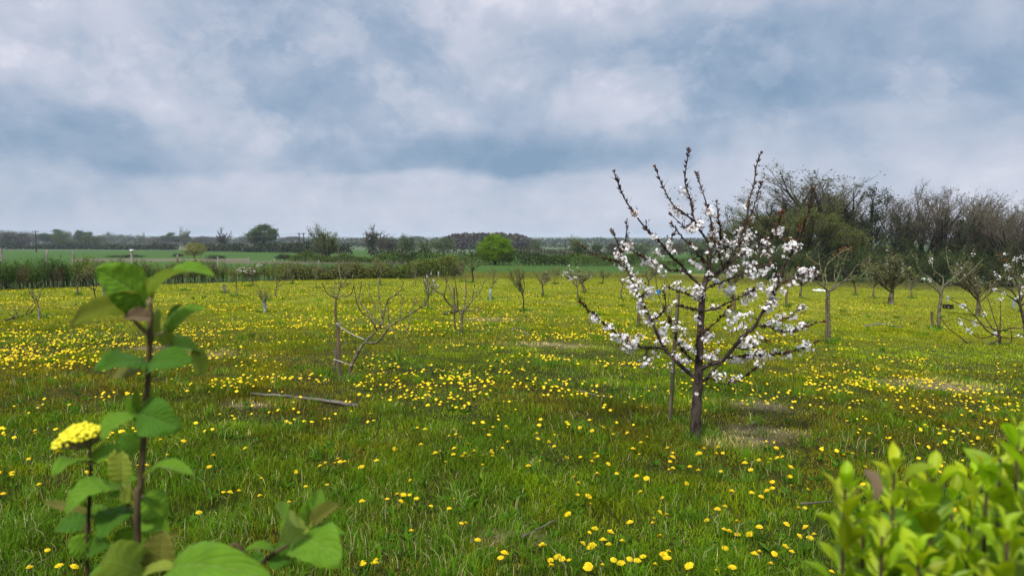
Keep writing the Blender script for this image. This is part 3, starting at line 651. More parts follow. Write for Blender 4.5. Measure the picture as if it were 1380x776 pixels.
def orchard_proto(name, seed, kind):
    rng = np.random.default_rng(seed); root = bpy.data.objects.new(name, None); COL.objects.link(root)
    spec = {
     'vase': ((.33, .020), [(1, 0, 1, 1, 0, 0, 8, .03), (7, 42, 1.35, .5, .18, .75, 6, .08), (7, 36, .55, .5, .15, .2, 4, .08), (6, 38, .5, .5, .15, .15, 4, .08)]),
     'open': ((.42, .020), [(1, 0, 1, 1, 0, 0, 8, .04), (5, 55, 1.0, .6, .15, .7, 6, .12), (4, 40, .55, .55, .25, .25, 4, .1), (3, 40, .5, .5, .2, .2, 4, .1)]),
     'round': ((.24, .024), [(1, 0, 1, 1, 0, 0, 8, .02), (12, 34, 2.1, .42, .25, .7, 5, .04), (10, 30, .42, .5, .2, .15, 4, .05), (8, 34, .42, .5, .12, .15, 3, .06)]),
     'sapling': ((.62, .014), [(1, 0, 1, 1, 0, 0, 6, .03), (9, 42, .52, .5, .2, .4, 4, .06), (5, 36, .5, .55, .15, .25, 3, .08), (4, 36, .5, .55, .15, .25, 3, .08)]),
    }[kind.split('_')[0]]
    lv = grow(rng, (0, 0, 0), (rng.uniform(-.08, .08), rng.uniform(-.08, .08), 1), spec[0][0], spec[0][1], spec[1], 5)
    k = 1 / max(np.max(l[0][..., 2]) for l in lv); lv = [(a_, b_ * (1, 1.1, 1.4, 1.8)[q_], c_) for q_, (a_, b_, c_) in enumerate(lv)]
    for j, nm in ((0, 'trunk'), (1, 'branches')):
        A = wood_mesh(lv, 0, 1) if j == 0 else wood_mesh(lv, 1); A.V = [v * k for v in A.V]; A.build(nm, MA['grey_bark'] if 'dark' not in kind else MA['dark_bark'], root, True)
    pt = np.concatenate([lv[-1][0][:, 1:].reshape(-1, 3), lv[-2][0][:, 2:].reshape(-1, 3)]) * k
    n = 1300 if 'round' in kind else 1200
    P = pt[rng.integers(0, len(pt), n)] + rng.normal(size=(n, 3)) * .008
    V, Q, C = leaves(P, .017, rng, vary((.20, .22, .07), n, rng, .3), .6); mesh('leaves', V, Q, None, MA['leaf'], C, parent=root)
    if 'blossom' in kind or 'round' in kind:
        cc = pt[rng.integers(0, len(pt), 30 if 'blossom' in kind else 26)]; m_ = 8 if 'blossom' in kind else 1
        P = np.repeat(cc, m_, 0) + rng.normal(size=(len(cc) * m_, 3)) * .014; V, Q, C = flowers(P, rng.normal(size=P.shape) + [0, -.3, .6], .022, rng); mesh('blossom', V, Q, None, MA['petal'], C, parent=root)
    hh = lv[-1][0].reshape(-1, 3) * k; root['w'] = float(np.percentile(np.abs(hh[:, 0]), 95) * 2); return root
OP = {}; FEET = []
def orchard(kind, i, u, vb, vt, wpx, label, name='orchard_tree', rz=None):
    g = G(u, vb); d = to_px(g)[2]; h = (vb - vt) * d / 1000; key = (kind, i); new = key not in OP; FEET.append(g)
    if new: OP[key] = orchard_proto(name, 900 + 31 * i + sum(map(ord, kind)), kind)
    p = OP[key]; sx = wpx * d / 1000 / p['w']; rz = i + u * .7 if rz is None else rz
    if new: o = p; o.location = tuple(map(float, g)); o.rotation_euler = (0, 0, rz); o.scale = (sx, sx, h); tag(o, label, 'fruit tree')
    else: o = copy_thing(p, g, rz, (sx, sx, h), label=label, cat='fruit tree')
    o.name = name; o['group'] = 'young fruit trees of the orchard'; return g, d
def guard(u, vb, vt, wpx, label, mat='guard', name='tree_guard'):
    g = G(u, vb); d = to_px(g)[2]; h = (vb - vt) * d / 1000; r = wpx * d / 2000; A = Acc(); th = np.arange(13) / 12 * 2 * np.pi
    z = np.linspace(-.02, h, 5); rr = r * (1 + .05 * np.sin(z * 40)); V = np.stack([np.cos(th)[None] * rr[:, None], np.sin(th)[None] * rr[:, None], z[:, None] + 0 * th[None]], -1)
    Vi = V * [.88, .88, 1]; VV = np.concatenate([V.reshape(-1, 3), Vi.reshape(-1, 3)]); ix = np.arange(65).reshape(5, 13); Q = np.stack([ix[:-1, :-1], ix[:-1, 1:], ix[1:, 1:], ix[1:, :-1]], -1).reshape(-1, 4)
    rim = np.stack([ix[-1, :-1], ix[-1, 1:], ix[-1, 1:] + 65, ix[-1, :-1] + 65], -1)
    o = mesh(name, VV, np.concatenate([Q, Q[:, ::-1] + 65, rim]), None, MA[mat], smooth=True); o.location = tuple(map(float, g)); tag(o, label, 'tree guard', 'guards round the young trunks'); return o
def stake(u0, v0, u1, v1, wpx, label, name='wooden_stake', mat='stake', doff=0., cat='stake', group='wooden stakes in the orchard', sides=4):
    g = G(u0, v0); FEET.append(g); g = g + np.array([0, doff, 0]); g[2] = hgt(g[0], g[1]); d = to_px(g)[2]; t = AT(u1, v1, d) ; A = Acc(); r = wpx * d / 1000 / 2 * (1.25 if sides == 4 else 1)
    b = np.array([0, 0, -.15]); tt = t - g; k = np.linspace(0, 1, 7)[:, None]; rng = np.random.default_rng(int(u0)); P = b + (tt - b) * k; P[1:-1] += rng.normal(size=(5, 3)) * r * .12
    A.add(*tubes(P[None], np.full((1, 7), r) * rng.uniform(.92, 1.06, (1, 7)), sides, cap=True)); o = A.build(name, MA[mat]); o.location = tuple(map(float, g)); return tag(o, label, cat, group)

def traced(name, label, g, D, rows, rng, bark, twig, trunk_n=1, spur=0, cat='fruit tree', sides=8, wob=.0):
    """a tree whose limbs are given as rows (pts, r0, r1, dz0, dz1); sizes in photo pixels at distance D"""
    root = empty(name, g, label=label, cat=cat); g = np.asarray(g); out = []; FEET.append(g)
    for j, (pts, r0, r1, z0, z1) in enumerate(rows):
        n = max(6, len(pts) * 4); p = spline(np.array(pts, float), n); t = np.linspace(0, 1, n); dz = z0 + (z1 - z0) * t + .015 * np.sin(t * 9 + j) * (j >= trunk_n)
        P = AT(p[:, 0], p[:, 1], 1.0); W = ray(p[:, 0], p[:, 1]) * (D + dz)[:, None]; W[:, 2] += CAMZ
        rad = (r0 + (r1 - r0) * t ** .8) * (.92 if j < trunk_n else .66 if name == 'cherry_tree' else .85) * D / 1000 * (1 + rng.uniform(-.09, .09, n))
        A = Acc(); A.add(*tubes((W - g)[None], rad[None], sides)); A.build('trunk' if j < trunk_n else 'branch', MA[bark if j < trunk_n + 2 or r0 > 2.5 else twig], root, True)
        out.append((W, rad))
    return root, out
def twiglets(W, rad, rng, n, L, up=.3, r=.0018):
    """short side twigs along a traced limb -> Acc and tip positions"""
    i = rng.integers(1, len(W) - 1, n); P0 = W[i] + rng.normal(size=(n, 3)) * .004; d = nrm(W[np.minimum(i + 1, len(W) - 1)] - W[i - 1])
    pr = nrm(np.cross(d, rng.normal(size=(n, 3)))); D = nrm(d * .45 + pr + np.array([0, 0, up])); l = (L * rng.uniform(.4, 1.3, n))[:, None]
    P1 = P0 + D * l * .5; P2 = P0 + D * l + np.array([0, 0, up * .25]) * l
    V, Q = tubes(np.stack([P0, P1, P2], 1), np.array([[1, .8, .45]]) * r, 4); return V, Q, P2

def build_cherry():
    rng = np.random.default_rng(77); g = G(937, 594); D = to_px(g)[2]; g[2] -= .02
    c1 = lambda L: [(780 + x / 3.878, 200 + y / 3.878) for x, y in L]; c2 = lambda L: [(930 + x / 3.878, 200 + y / 3.878) for x, y in L]
    c3 = lambda L: [(780 + x / 3.694, 390 + y / 3.694) for x, y in L]; c4 = lambda L: [(930 + x / 3.694, 390 + y / 3.694) for x, y in L]
    rows = [
     ([(936.5, 600), (937.5, 580), (938.5, 555), (940, 530), (941.5, 510), (942, 490), (943, 465), (944.5, 440), (945.5, 415), (947, 393), (951, 378), (955, 362), (956, 345), (957, 330)], 8.6, 3.0, 0, .05),
     ([(945, 385), (930, 372), (918, 357), (905, 346), (893, 330), (880, 317), (868, 305), (855, 288), (843, 270), (835, 252), (828, 233)], 3.0, 1.0, 0, -.35),
     ([(957, 332), (955, 327), (945, 313), (933, 297), (920, 286), (907, 276), (899, 263), (891, 247), (883, 226)], 2.6, .9, .05, .3),
     ([(949, 318), (940, 306), (934, 290), (931, 272), (926, 255), (923, 244), (925, 222), (928, 203)], 2.2, .9, .05, -.1),
     ([(957, 345), (962, 325), (960, 308), (956, 288), (950, 268), (944, 250), (939, 234)], 2.4, .9, .05, .35),
     ([(957, 350), (968, 335), (971, 312), (968, 295), (966, 274)], 1.8, .8, .05, -.3),
     ([(947, 392), (952, 380), (964, 369), (978, 360), (990, 339), (998, 321), (1005, 303), (1007, 290), (1010, 270), (1016, 249), (1019, 226), (1025, 207)], 3.6, 1.0, 0, .25),
     ([(1009, 296), (1015, 282), (1021, 262), (1026, 247)], 1.3, .8, .15, .1),
     ([(943, 500), (952, 493), (973, 485), (987, 471), (1000, 455), (1017, 439), (1027, 422), (1040, 401), (1048, 386), (1056, 362), (1064, 344), (1077, 321), (1085, 300), (1091, 278), (1095, 257)], 4.8, 1.0, 0, -.55),
     ([(1042, 398), (1050, 384), (1060, 378), (1074, 373), (1088, 367), (1099, 366)], 1.7, .8, -.3, -.5),
     ([(962, 371), (976, 358), (989, 350), (1007, 340), (1025, 331), (1038, 320), (1049, 303), (1053, 287)], 2.0, .8, .03, -.35),
     ([(941, 517), (936, 509), (921, 496), (907, 482), (896, 470), (888, 455), (880, 436), (872, 420), (865, 404), (857, 391), (850, 373), (842, 357), (835, 335), (829, 320), (825, 311)], 4.6, 1.0, 0, .45),
     ([(838, 340), (842, 328), (844, 314), (845, 298)], 1.3, .8, .38, .3),
     ([(896, 470), (882, 468), (869, 468.5), (853, 463), (834, 451), (815, 436), (796, 420), (781, 407)], 2.6, .9, .1, -.5),
     ([(842, 357), (829, 352), (813, 348), (795, 340), (780, 329)], 1.4, .8, .32, .15),
     ([(930, 372), (919, 365), (906, 364), (888, 357), (868, 347), (850, 337)], 1.8, .8, -.04, -.4),
     ([(955, 356), (947, 350), (942, 344), (932, 331.5), (919, 319), (906, 302)], 2.0, .8, .05, -.3),
     ([(932, 300), (924, 306), (917, 301), (904, 289)], 1.2, .8, .0, .1),
     ([(902, 326), (906, 319), (910, 311)], 1.0, .7, -.1, -.15),
     ([(946, 419), (932, 416), (922, 414), (912, 412)], 2.2, 1.2, 0, -.35),
     ([(946, 420), (958, 417), (971, 413), (992, 403), (1008, 395), (1022, 388)], 2.0, .8, 0, .4),
     ([(988, 470), (995, 462), (1006, 450), (1019, 440), (1033, 439), (1060, 428), (1082, 414)], 1.9, .8, -.1, .2),
     ([(1033, 439), (1046, 443), (1060, 447), (1087, 439), (1109, 433)], 1.5, .8, .0, -.3),
     ([(970, 486), (985, 481), (1011, 479), (1044, 477), (1065, 474), (1082, 468), (1103, 460)], 2.2, .8, -.05, .35),
     ([(943, 515), (949, 512), (962, 499), (973, 487), (983, 478)], 2.5, 1.0, 0, .5),
     ([(950, 511), (957, 509), (973, 517), (995, 512), (1008, 503), (1017, 496)], 1.5, .8, .05, -.3),
     ([(942, 492), (940, 475), (939, 460), (944, 448)], 1.8, .8, 0, -.25),
     ([(942, 490), (925, 478), (914, 462), (908, 445), (902, 428)], 1.9, .8, 0, -.3),
     ([(975, 361), (971, 350), (966, 336), (960, 322)], 1.5, .8, .05, -.2),
     ([(949, 390), (962, 384), (982, 377), (1000, 368), (1018, 362), (1036, 356)], 1.8, .8, 0, .45),
     ([(944, 450), (960, 438), (974, 425), (985, 412)], 1.7, .8, 0, -.45),
     ([(945, 405), (930, 398), (914, 392), (900, 386)], 1.8, .8, 0, .4),
     ([(878, 432), (890, 424), (897, 410), (895, 395)], 1.4, .7, .2, -.05),
     ([(990, 468), (1004, 470), (1020, 462), (1036, 459)], 1.4, .7, -.15, -.4),
    ]
    root, W = traced('cherry_tree', 'large cherry tree in full white blossom with dark trunk, right of centre', g, D, rows, rng, 'cherry_bark', 'cherry_bark', sides=9)
    pts = np.concatenate([w for w, r in W]); pu, pv, pd = to_px(pts)
    # blossom clusters: centre and radius measured in enlargements
    K = []
    for L, f in ((
     [(555,230,28),(590,290,15),(500,320,28),(540,345,20),(590,425,28),(635,400,20),(680,330,25),(290,335,18),(390,465,18),(415,490,15),(425,545,18),(470,500,25),(490,545,15),(350,575,25),(385,610,22),(345,600,15),(430,640,22),(560,645,22),(595,590,14),(640,615,25),(255,520,25),(265,500,20),(215,560,28),(235,590,20),(260,620,18),(215,620,20),(195,560,15),(295,670,20),(260,700,25),(320,710,30),(375,745,28),(290,740,25),(455,725,16),(515,715,24),(570,740,20),(620,740,28),(600,515,14),(400,590,14),(230,500,18),(290,350,12)], c1),
     ([(105,340,30),(135,420,20),(45,405,25),(10,420,20),(160,480,28),(195,490,20),(230,500,22),(120,500,18),(300,300,25),(320,370,15),(250,435,22),(295,455,35),(290,485,25),(395,495,28),(460,440,25),(470,425,15),(405,545,25),(535,520,35),(510,510,18),(615,655,38),(590,640,22),(60,615,24),(10,590,14),(130,580,20),(180,560,18),(280,560,28),(320,540,20),(300,600,18),(215,640,30),(330,650,35),(375,650,25),(420,620,22),(290,530,15),(450,690,28),(535,710,20),(485,735,18),(425,745,25),(370,720,25),(215,735,28),(160,720,25),(320,755,30),(40,745,28),(130,690,18),(100,660,15),(345,600,15),(120,450,18),(150,520,16),(90,560,14)], c2),
     ([(80,130,25),(75,150,20),(135,190,18),(160,185,18),(185,235,22),(220,245,25),(245,280,28),(280,260,25),(250,310,20),(215,290,12),(300,240,18),(340,365,28),(325,380,14),(385,325,20),(455,385,14),(410,215,28),(400,260,24),(430,260,22),(430,180,20),(480,180,22),(520,205,18),(520,260,28),(550,300,18),(580,315,14),(340,155,30),(370,150,25),(390,130,20),(330,120,22),(310,90,25),(300,60,20),(280,10,25),(350,20,22),(600,15,25),(640,240,28),(590,140,18),(540,360,18),(505,345,20),(480,330,20),(530,400,16),(455,90,10),(480,60,10),(600,310,12),(650,335,18),(590,515,8)], c3),
     ([(190,10,28),(40,20,22),(120,90,20),(40,145,20),(80,245,25),(210,160,25),(260,190,22),(195,110,20),(240,130,20),(290,130,20),(300,30,32),(270,60,18),(405,10,18),(380,95,28),(425,65,25),(400,90,20),(400,160,24),(440,185,30),(450,130,20),(500,200,25),(510,140,20),(555,90,22),(560,185,24),(215,205,14),(300,260,35),(255,275,22),(350,240,15),(575,285,30),(150,265,10),(130,310,14),(110,340,22),(80,340,18),(220,350,28),(270,350,22),(300,330,22),(350,320,28),(380,350,22),(430,310,18),(480,330,24),(340,370,15),(145,430,30),(215,445,16),(10,300,14),(60,315,10),(35,515,6),(240,440,12)], c4)):
        k = 3.878 if f in (c1, c2) else 3.694
        for x, y, r in L: (uu, vv), = f([(x, y)]); K.append((uu, vv, r / k))
    A = Acc(); B = Acc(); FV, FQ, FC = [], [], []; ped = Acc()
    CL = []
    for uu, vv, r in K:
        j = int(np.argmin((pu - uu) ** 2 + (pv - vv) ** 2)); d = pd[j] + rng.uniform(-.05, .05); c = AT(uu, vv, d); rr = r * d / 1000 * 1.05
        n = max(4, int(.47 * r * r)); q = nrm(rng.normal(size=(n, 3))) * rr * rng.uniform(.35, 1.25, (n, 1)) * [1, 1, .8]; tg = nrm(pts[min(j + 1, len(pts) - 1)] - pts[max(j - 1, 0)] + 1e-6); q = q + tg * (rng.normal(size=(n, 1)) * rr * .45); P = c + q
        V, Q, C = flowers(P, q / rr + np.array([0, -.35, .25]) + rng.normal(size=(n, 3)) * .45, .0290, rng, (.87, .85, .86)); A.add(V, Q, C=C)
        cp = P + nrm(q) * .003; V, Q, C = leaves(cp, .007, rng, vary((.30, .22, .07), n, rng, .4, .2), .9, D=q, spread=.6); B.add(V, Q, C=C)
        bp = pts[j]; seg = np.stack([np.repeat(bp[None], n, 0), (P + bp) / 2 + [0, 0, .008], P], 1); V, Q = tubes(seg, np.full((n, 3), .0009), 3); ped.add(V, Q)
        # bronze young leaves and bud scales among the flowers
        m_ = max(4, int(r * 2.0)); lp = c + rng.normal(size=(m_, 3)) * rr * .75
        V, Q, C = leaves(lp, .026, rng, vary((.15, .055, .022), m_, rng, .45, .2), .45, D=np.array([[0, 0, 1.]]), spread=.8); B.add(V, Q, C=C)
    # spur buds and bronze leaf tufts along the shoots
    for j, (w, rad) in enumerate(W[1:]):
        L = np.linalg.norm(np.diff(w, axis=0), axis=1).sum(); n = int(L / .022); t = np.sort(rng.uniform(.12, 1, n)) * (len(w) - 1.001); i = t.astype(int); f = (t - i)[:, None]; p = w[i] * (1 - f) + w[i + 1] * f
        d = nrm(w[i + 1] - w[i]); s = nrm(np.cross(d, rng.normal(size=(n, 3)))); q = p + s * .008 + d * .006
        V, Q = tubes(np.stack([p, (p + q) / 2 + s * .004, q + s * .018 + d * .022], 1), np.array([[.003, .0062, .0012]]) * rng.uniform(.8, 1.3, (n, 1)), 5); ped.add(V, Q)
        k = n * 2; ii = rng.integers(0, n, k); V, Q, C = leaves(q[ii], .026, rng, vary((.13, .055, .025), k, rng, .4, .2), .4, D=d[ii], spread=.5); B.add(V, Q, C=C)
        tip = w[-1]; V, Q, C = leaves(np.repeat(tip[None], 9, 0), .030, rng, vary((.17, .065, .022), 9, rng, .4, .2), .35, D=np.repeat((w[-1] - w[-2])[None], 9, 0), spread=.35); B.add(V, Q, C=C)
        V, Q, T_ = twiglets(w, rad, rng, max(2, int(L / .12)), .07); ped.add(V, Q)
    for uu, vv, n, s in ((1052, 290, 26, 6), (1048, 308, 22, 6), (781, 408, 10, 4), (792, 425, 10, 4), (985, 298, 12, 5), (1036, 345, 12, 5), (1052, 460, 14, 7), (1075, 463, 12, 6), (1062, 325, 10, 5), (958, 322, 14, 8), (965, 300, 12, 7), (1082, 300, 12, 4), (1078, 310, 10, 4), (872, 303, 7, 3), (1008, 300, 16, 5), (1100, 462, 10, 4)):
        j = int(np.argmin((pu - uu) ** 2 + (pv - vv) ** 2)); c = AT(uu, vv, pd[j]); P = c + rng.normal(size=(n, 3)) * s * .0045
        V, Q, C = leaves(P, .028, rng, vary((.13, .055, .022), n, rng, .45, .2), .42, D=np.array([[0, 0, 1.]]), spread=.7); B.add(V, Q, C=C)
    A.build('blossom', MA['petal'], root, shift=g); B.build('bronze_leaves', MA['leaf'], root, shift=g); ped.build('spurs', MA['cherry_bark'], root, shift=g)
build_cherry()
stake(902.5, 574, 914, 396, 4.4, 'tall olive grey stake leaning beside the large blossoming cherry', doff=.05, mat='olive_stake')

def build_leaning():
    rng = np.random.default_rng(5); g = G(469, 511); D = to_px(g)[2]
    f = lambda L: [(420 + x / 4.85, 360 + y / 4.85) for x, y in L]
    rows = [
     (f([(243, 738), (246, 700), (262, 640), (295, 570), (330, 510), (350, 490)]), 2.9, 2.3, 0, 0),
     (f([(345, 497), (375, 460), (415, 425), (450, 385), (465, 355), (462, 320), (465, 290)]), 2.2, 1.1, 0, .15),
     (f([(350, 492), (390, 495), (430, 487), (465, 450), (500, 400), (545, 365), (600, 335), (655, 300), (700, 270), (755, 215), (765, 190)]), 2.0, .8, 0, -.3),
     (f([(450, 385), (420, 345), (375, 300), (335, 255), (312, 210), (318, 150), (330, 85)]), 1.5, .7, .05, .3),
     (f([(425, 410), (400, 365), (375, 325), (330, 300), (305, 255), (285, 190), (275, 120)]), 1.3, .6, .05, -.25),
     (f([(468, 330), (452, 260), (440, 190), (436, 130), (434, 70)]), 1.2, .6, .1, .3),
     (f([(470, 320), (500, 210), (540, 190), (580, 150), (600, 95)]), 1.2, .6, .1, -.1),
     (f([(505, 385), (500, 320), (498, 260), (500, 205)]), 1.1, .6, 0, .1),
     (f([(450, 400), (490, 395), (510, 415), (560, 415), (620, 425)]), 1.3, .6, .05, -.3),
     (f([(580, 345), (583, 290), (590, 240), (602, 195)]), 1.0, .5, -.1, 0),
     (f([(640, 310), (655, 270), (670, 230), (680, 195)]), 1.0, .5, -.15, .05),
     (f([(632, 318), (640, 350), (630, 390), (622, 430)]), .9, .5, -.15, -.4),
     (f([(440, 290), (415, 250), (385, 200), (378, 150), (378, 100)]), .9, .5, .1, .4),
     (f([(760, 205), (765, 150), (755, 100), (745, 60)]), .9, .5, -.3, -.35),
     (f([(700, 270), (730, 260), (755, 240)]), .9, .5, -.2, -.35), ]
    root, W = traced('leaning_fruit_tree', 'leaning grey barked fruit tree tied with rope to a stake, left of centre', g, D, rows, rng, 'grey_bark', 'grey_bark')
    A = Acc(); T = []
    for w, r in W[1:]:
        V, Q, tp = twiglets(w, r, rng, 7, .09, .2, .003); A.add(V, Q); T.append(tp)
    A.build('spurs', MA['grey_bark'], root, shift=g); tp = np.concatenate(T)
    V, Q, C = leaves(np.repeat(tp, 2, 0), .024, rng, vary((.16, .19, .07), len(tp) * 2, rng), .5); mesh('leaf_buds', V - g, Q, None, MA['leaf'], C, parent=root)
    # the straight staked tree beside it
    g2 = G(455, 507); g2[1] += .25; g2[2] = hgt(g2[0], g2[1]); D2 = to_px(g2)[2]
    rows = [
     (f([(140, 720), (150, 640), (165, 560), (172, 480), (165, 380), (155, 300), (160, 210), (162, 195)]), 2.2, 1.6, 0, 0),
     (f([(158, 200), (130, 188), (105, 175), (85, 140), (68, 105)]), 1.2, .5, 0, -.2),
     (f([(162, 200), (175, 165), (188, 110), (190, 75), (180, 20), (178, -40), (172, -120)]), 1.4, .6, 0, .2),
     (f([(175, 165), (205, 190), (240, 185), (262, 165), (275, 120)]), 1.0, .5, 0, -.3),
     (f([(185, 130), (215, 125), (240, 115), (262, 85), (270, 50)]), 1.0, .5, .05, .3),
     (f([(160, 200), (140, 160), (128, 130)]), 1.0, .6, 0, .2), (f([(186, 100), (165, 105), (145, 98)]), .8, .4, .1, -.1), (f([(188, 60), (205, 40), (215, 10)]), .8, .4, .1, -.1)]
    root, W = traced('staked_fruit_tree', 'slim upright fruit tree with forked bare top behind the stake of the leaning tree', g2, D2, rows, rng, 'stake', 'grey_bark')
    A = Acc()
    for w, r in W[1:]: V, Q, tp = twiglets(w, r, rng, 6, .07, .2, .003); A.add(V, Q)
    A.build('spurs', MA['grey_bark'], root, shift=g2)
    stake(458, 512, 455.5, 433, 4.6, 'brown stake holding the rope of the leaning fruit tree')
    s0 = AT(455.5, 437, to_px(G(458, 512))[2])
    rp = empty('tie_rope', s0, label='pale rope tied from the stake to the leaning fruit tree', cat='rope')
    def line(P, r, nm):
        P = spline(np.array(P), 12) - s0; V, Q = tubes(P[None], np.full((1, 12), r), 6); mesh(nm, V, Q, None, MA['rope'], parent=rp, smooth=True)
    D = to_px(G(458, 512))[2]
    line([AT(455, 437, D - .02), AT(462, 443, D), AT(476, 451, D + .02), AT(491, 457.5, to_px(g)[2] - .03)], .0075, 'upper_rope')
    line([AT(450, 484, D + .1), AT(459, 487, D - .03), AT(474, 492.5, to_px(g)[2] - .03)], .0065, 'lower_rope')
    th = np.linspace(0, 4 * np.pi, 40); c = AT(455.6, 436.5, D); P = c + np.stack([np.cos(th) * .022, np.sin(th) * .022, (th / 12 - .5) * .03], -1) - s0
    V, Q = tubes(P[None], np.full((1, 40), .006), 6); mesh('knot', V, Q, None, MA['rope'], parent=rp, smooth=True)
build_leaning()

def build_traced_small():
    rng = np.random.default_rng(15)
    f = lambda L: [(400 + x / 3.528, 340 + y / 3.528) for x, y in L]
    def mk(name, label, g, rows, bark='grey_bark', leaf=(.16, .19, .07), nl=2, tw=6, blossom=0, tn=1, bronze=0):
        D = to_px(g)[2]; root, W = traced(name, label, g, D, rows, rng, bark, bark, trunk_n=tn); root['group'] = 'young fruit trees of the orchard'
        A = Acc(); T = []
        for w, r in W[tn:]: V, Q, tp = twiglets(w, r, rng, tw, .11, .25, .003); A.add(V, Q); T.append(tp)
        A.build('spurs', MA[bark], root, shift=g); tp = np.concatenate(T)
        P = np.repeat(tp, nl, 0) + rng.normal(size=(len(tp) * nl, 3)) * .012; V, Q, C = leaves(P, .036, rng, vary(leaf, len(P), rng), .5); mesh('leaves', V - g, Q, None, MA['leaf'], C, parent=root)
        if bronze:
            e = np.repeat(W[bronze][0][-8:], 5, 0); P = e + rng.normal(size=e.shape) * .05; V, Q, C = leaves(P, .055, rng, vary((.20, .085, .025), len(P), rng, .35), .5); mesh('bronze_leaves', V - g, Q, None, MA['leaf'], C, parent=root)
        if blossom:
            al = np.concatenate([w[len(w) // 2:] for w, r in W[tn:]] + [tp]); c = al[rng.integers(0, len(al), blossom)]
            P = np.repeat(c, 8, 0) + rng.normal(size=(len(c) * 8, 3)) * .028; V, Q, C = flowers(P, rng.normal(size=P.shape) + [0, -.3, .5], .045, rng); mesh('blossom', V - g, Q, None, MA['petal'], C, parent=root)
    mk('forked_fruit_tree', 'bare goblet shaped fruit tree with dark trunk in the middle of the orchard', G(621, 451),
       [(f([(780, 395), (784, 340), (786, 295)]), 2.2, 1.8, 0, 0), (f([(786, 295), (750, 265), (715, 235), (690, 195), (670, 190), (640, 165), (620, 130), (600, 110)]), 1.7, .7, 0, -.2),
        (f([(786, 295), (810, 260), (835, 230), (860, 205), (880, 170), (893, 130)]), 1.5, .6, 0, .2), (f([(770, 280), (745, 230), (725, 170), (715, 130)]), 1.2, .6, .1, .4), (f([(790, 285), (800, 230), (805, 170), (800, 110), (790, 60)]), 1.2, .6, 0, .3),
        (f([(765, 275), (762, 210), (755, 150), (745, 110)]), 1.1, .5, 0, -.4), (f([(830, 235), (840, 190), (845, 150)]), .9, .5, .1, .1), (f([(715, 235), (700, 205), (712, 160), (705, 110)]), .9, .5, -.1, -.4)], nl=3)
    stake(613, 450, 612, 388, 2.0, 'thin dark stake beside the goblet shaped fruit tree')
    h = lambda L: [(1080 + x / 5.17, 330 + y / 5.17) for x, y in L]
    mk('standard_fruit_tree', 'clean stemmed fruit tree with bronze leaf tips and tall pale trunk right of the cherry', G(1117, 460),
       [(h([(192, 672), (192, 600), (188, 500), (186, 400), (184, 320)]), 3.0, 2.6, 0, 0),
        (h([(184, 325), (215, 300), (240, 260), (265, 200), (275, 160), (262, 130)]), 1.8, .7, 0, .3), (h([(190, 325), (240, 295), (300, 250), (345, 205), (380, 150), (420, 130), (465, 80)]), 1.8, .6, 0, -.4),
        (h([(184, 320), (150, 290), (110, 260), (70, 235)]), 1.5, .7, 0, -.3), (h([(178, 320), (155, 250), (140, 200), (130, 140), (118, 60)]), 1.6, .6, 0, .4), (h([(178, 270), (165, 190), (185, 130), (225, 95), (270, 55), (350, 20)]), 1.4, .7, 0, .1),
        (h([(265, 200), (275, 150), (300, 100), (345, 15)]), 1.0, .6, .1, -.1), (h([(130, 140), (90, 120), (50, 90), (30, 60)]), 1.0, .5, .2, .4), (h([(300, 250), (370, 235), (420, 210), (470, 160)]), .9, .5, -.2, .1), (h([(240, 270), (230, 200), (255, 130), (262, 60)]), 1.0, .5, .1, .4),
        (h([(140, 200), (105, 180), (60, 170)]), 1.0, .5, .2, -.1)], leaf=(.17, .22, .06), nl=3, tw=8, bronze=5)
    stake(1113.5, 462, 1114, 402, 3.0, 'square stake strapped against the clean stemmed fruit tree')
    r_ = lambda L: [(1230 + x / 5.17, 330 + y / 5.17) for x, y in L]
    mk('grey_fruit_tree', 'fruit tree with grey arching limbs and pale buds in front of the black crate', G(1264, 443),
       [(r_([(180, 585), (182, 500), (190, 420), (200, 340), (205, 300)]), 2.7, 2.2, 0, 0), (r_([(205, 300), (240, 265), (280, 240), (330, 195), (360, 150), (400, 90), (440, 40)]), 1.7, .6, 0, -.3), (r_([(280, 235), (295, 205), (260, 170), (240, 100), (232, 20)]), 1.3, .6, -.1, .2),
        (r_([(195, 330), (160, 270), (120, 230), (60, 190), (30, 130), (20, 60)]), 1.6, .6, 0, .3), (r_([(190, 340), (150, 300), (110, 270), (60, 210)]), 1.2, .6, 0, -.4), (r_([(205, 300), (210, 230), (150, 180), (130, 110), (120, 40)]), 1.2, .6, 0, .3), (r_([(225, 290), (300, 260), (370, 220), (440, 150), (490, 100)]), 1.3, .5, 0, .5)],
       nl=3, tw=9, leaf=(.26, .28, .12), blossom=5)
    stake(1257, 441, 1256, 420, 3.4, 'short dark stake left of the grey limbed fruit tree')
    low = lambda L: [(1230 + x / 5.17, 330 + y / 5.17) for x, y in L]
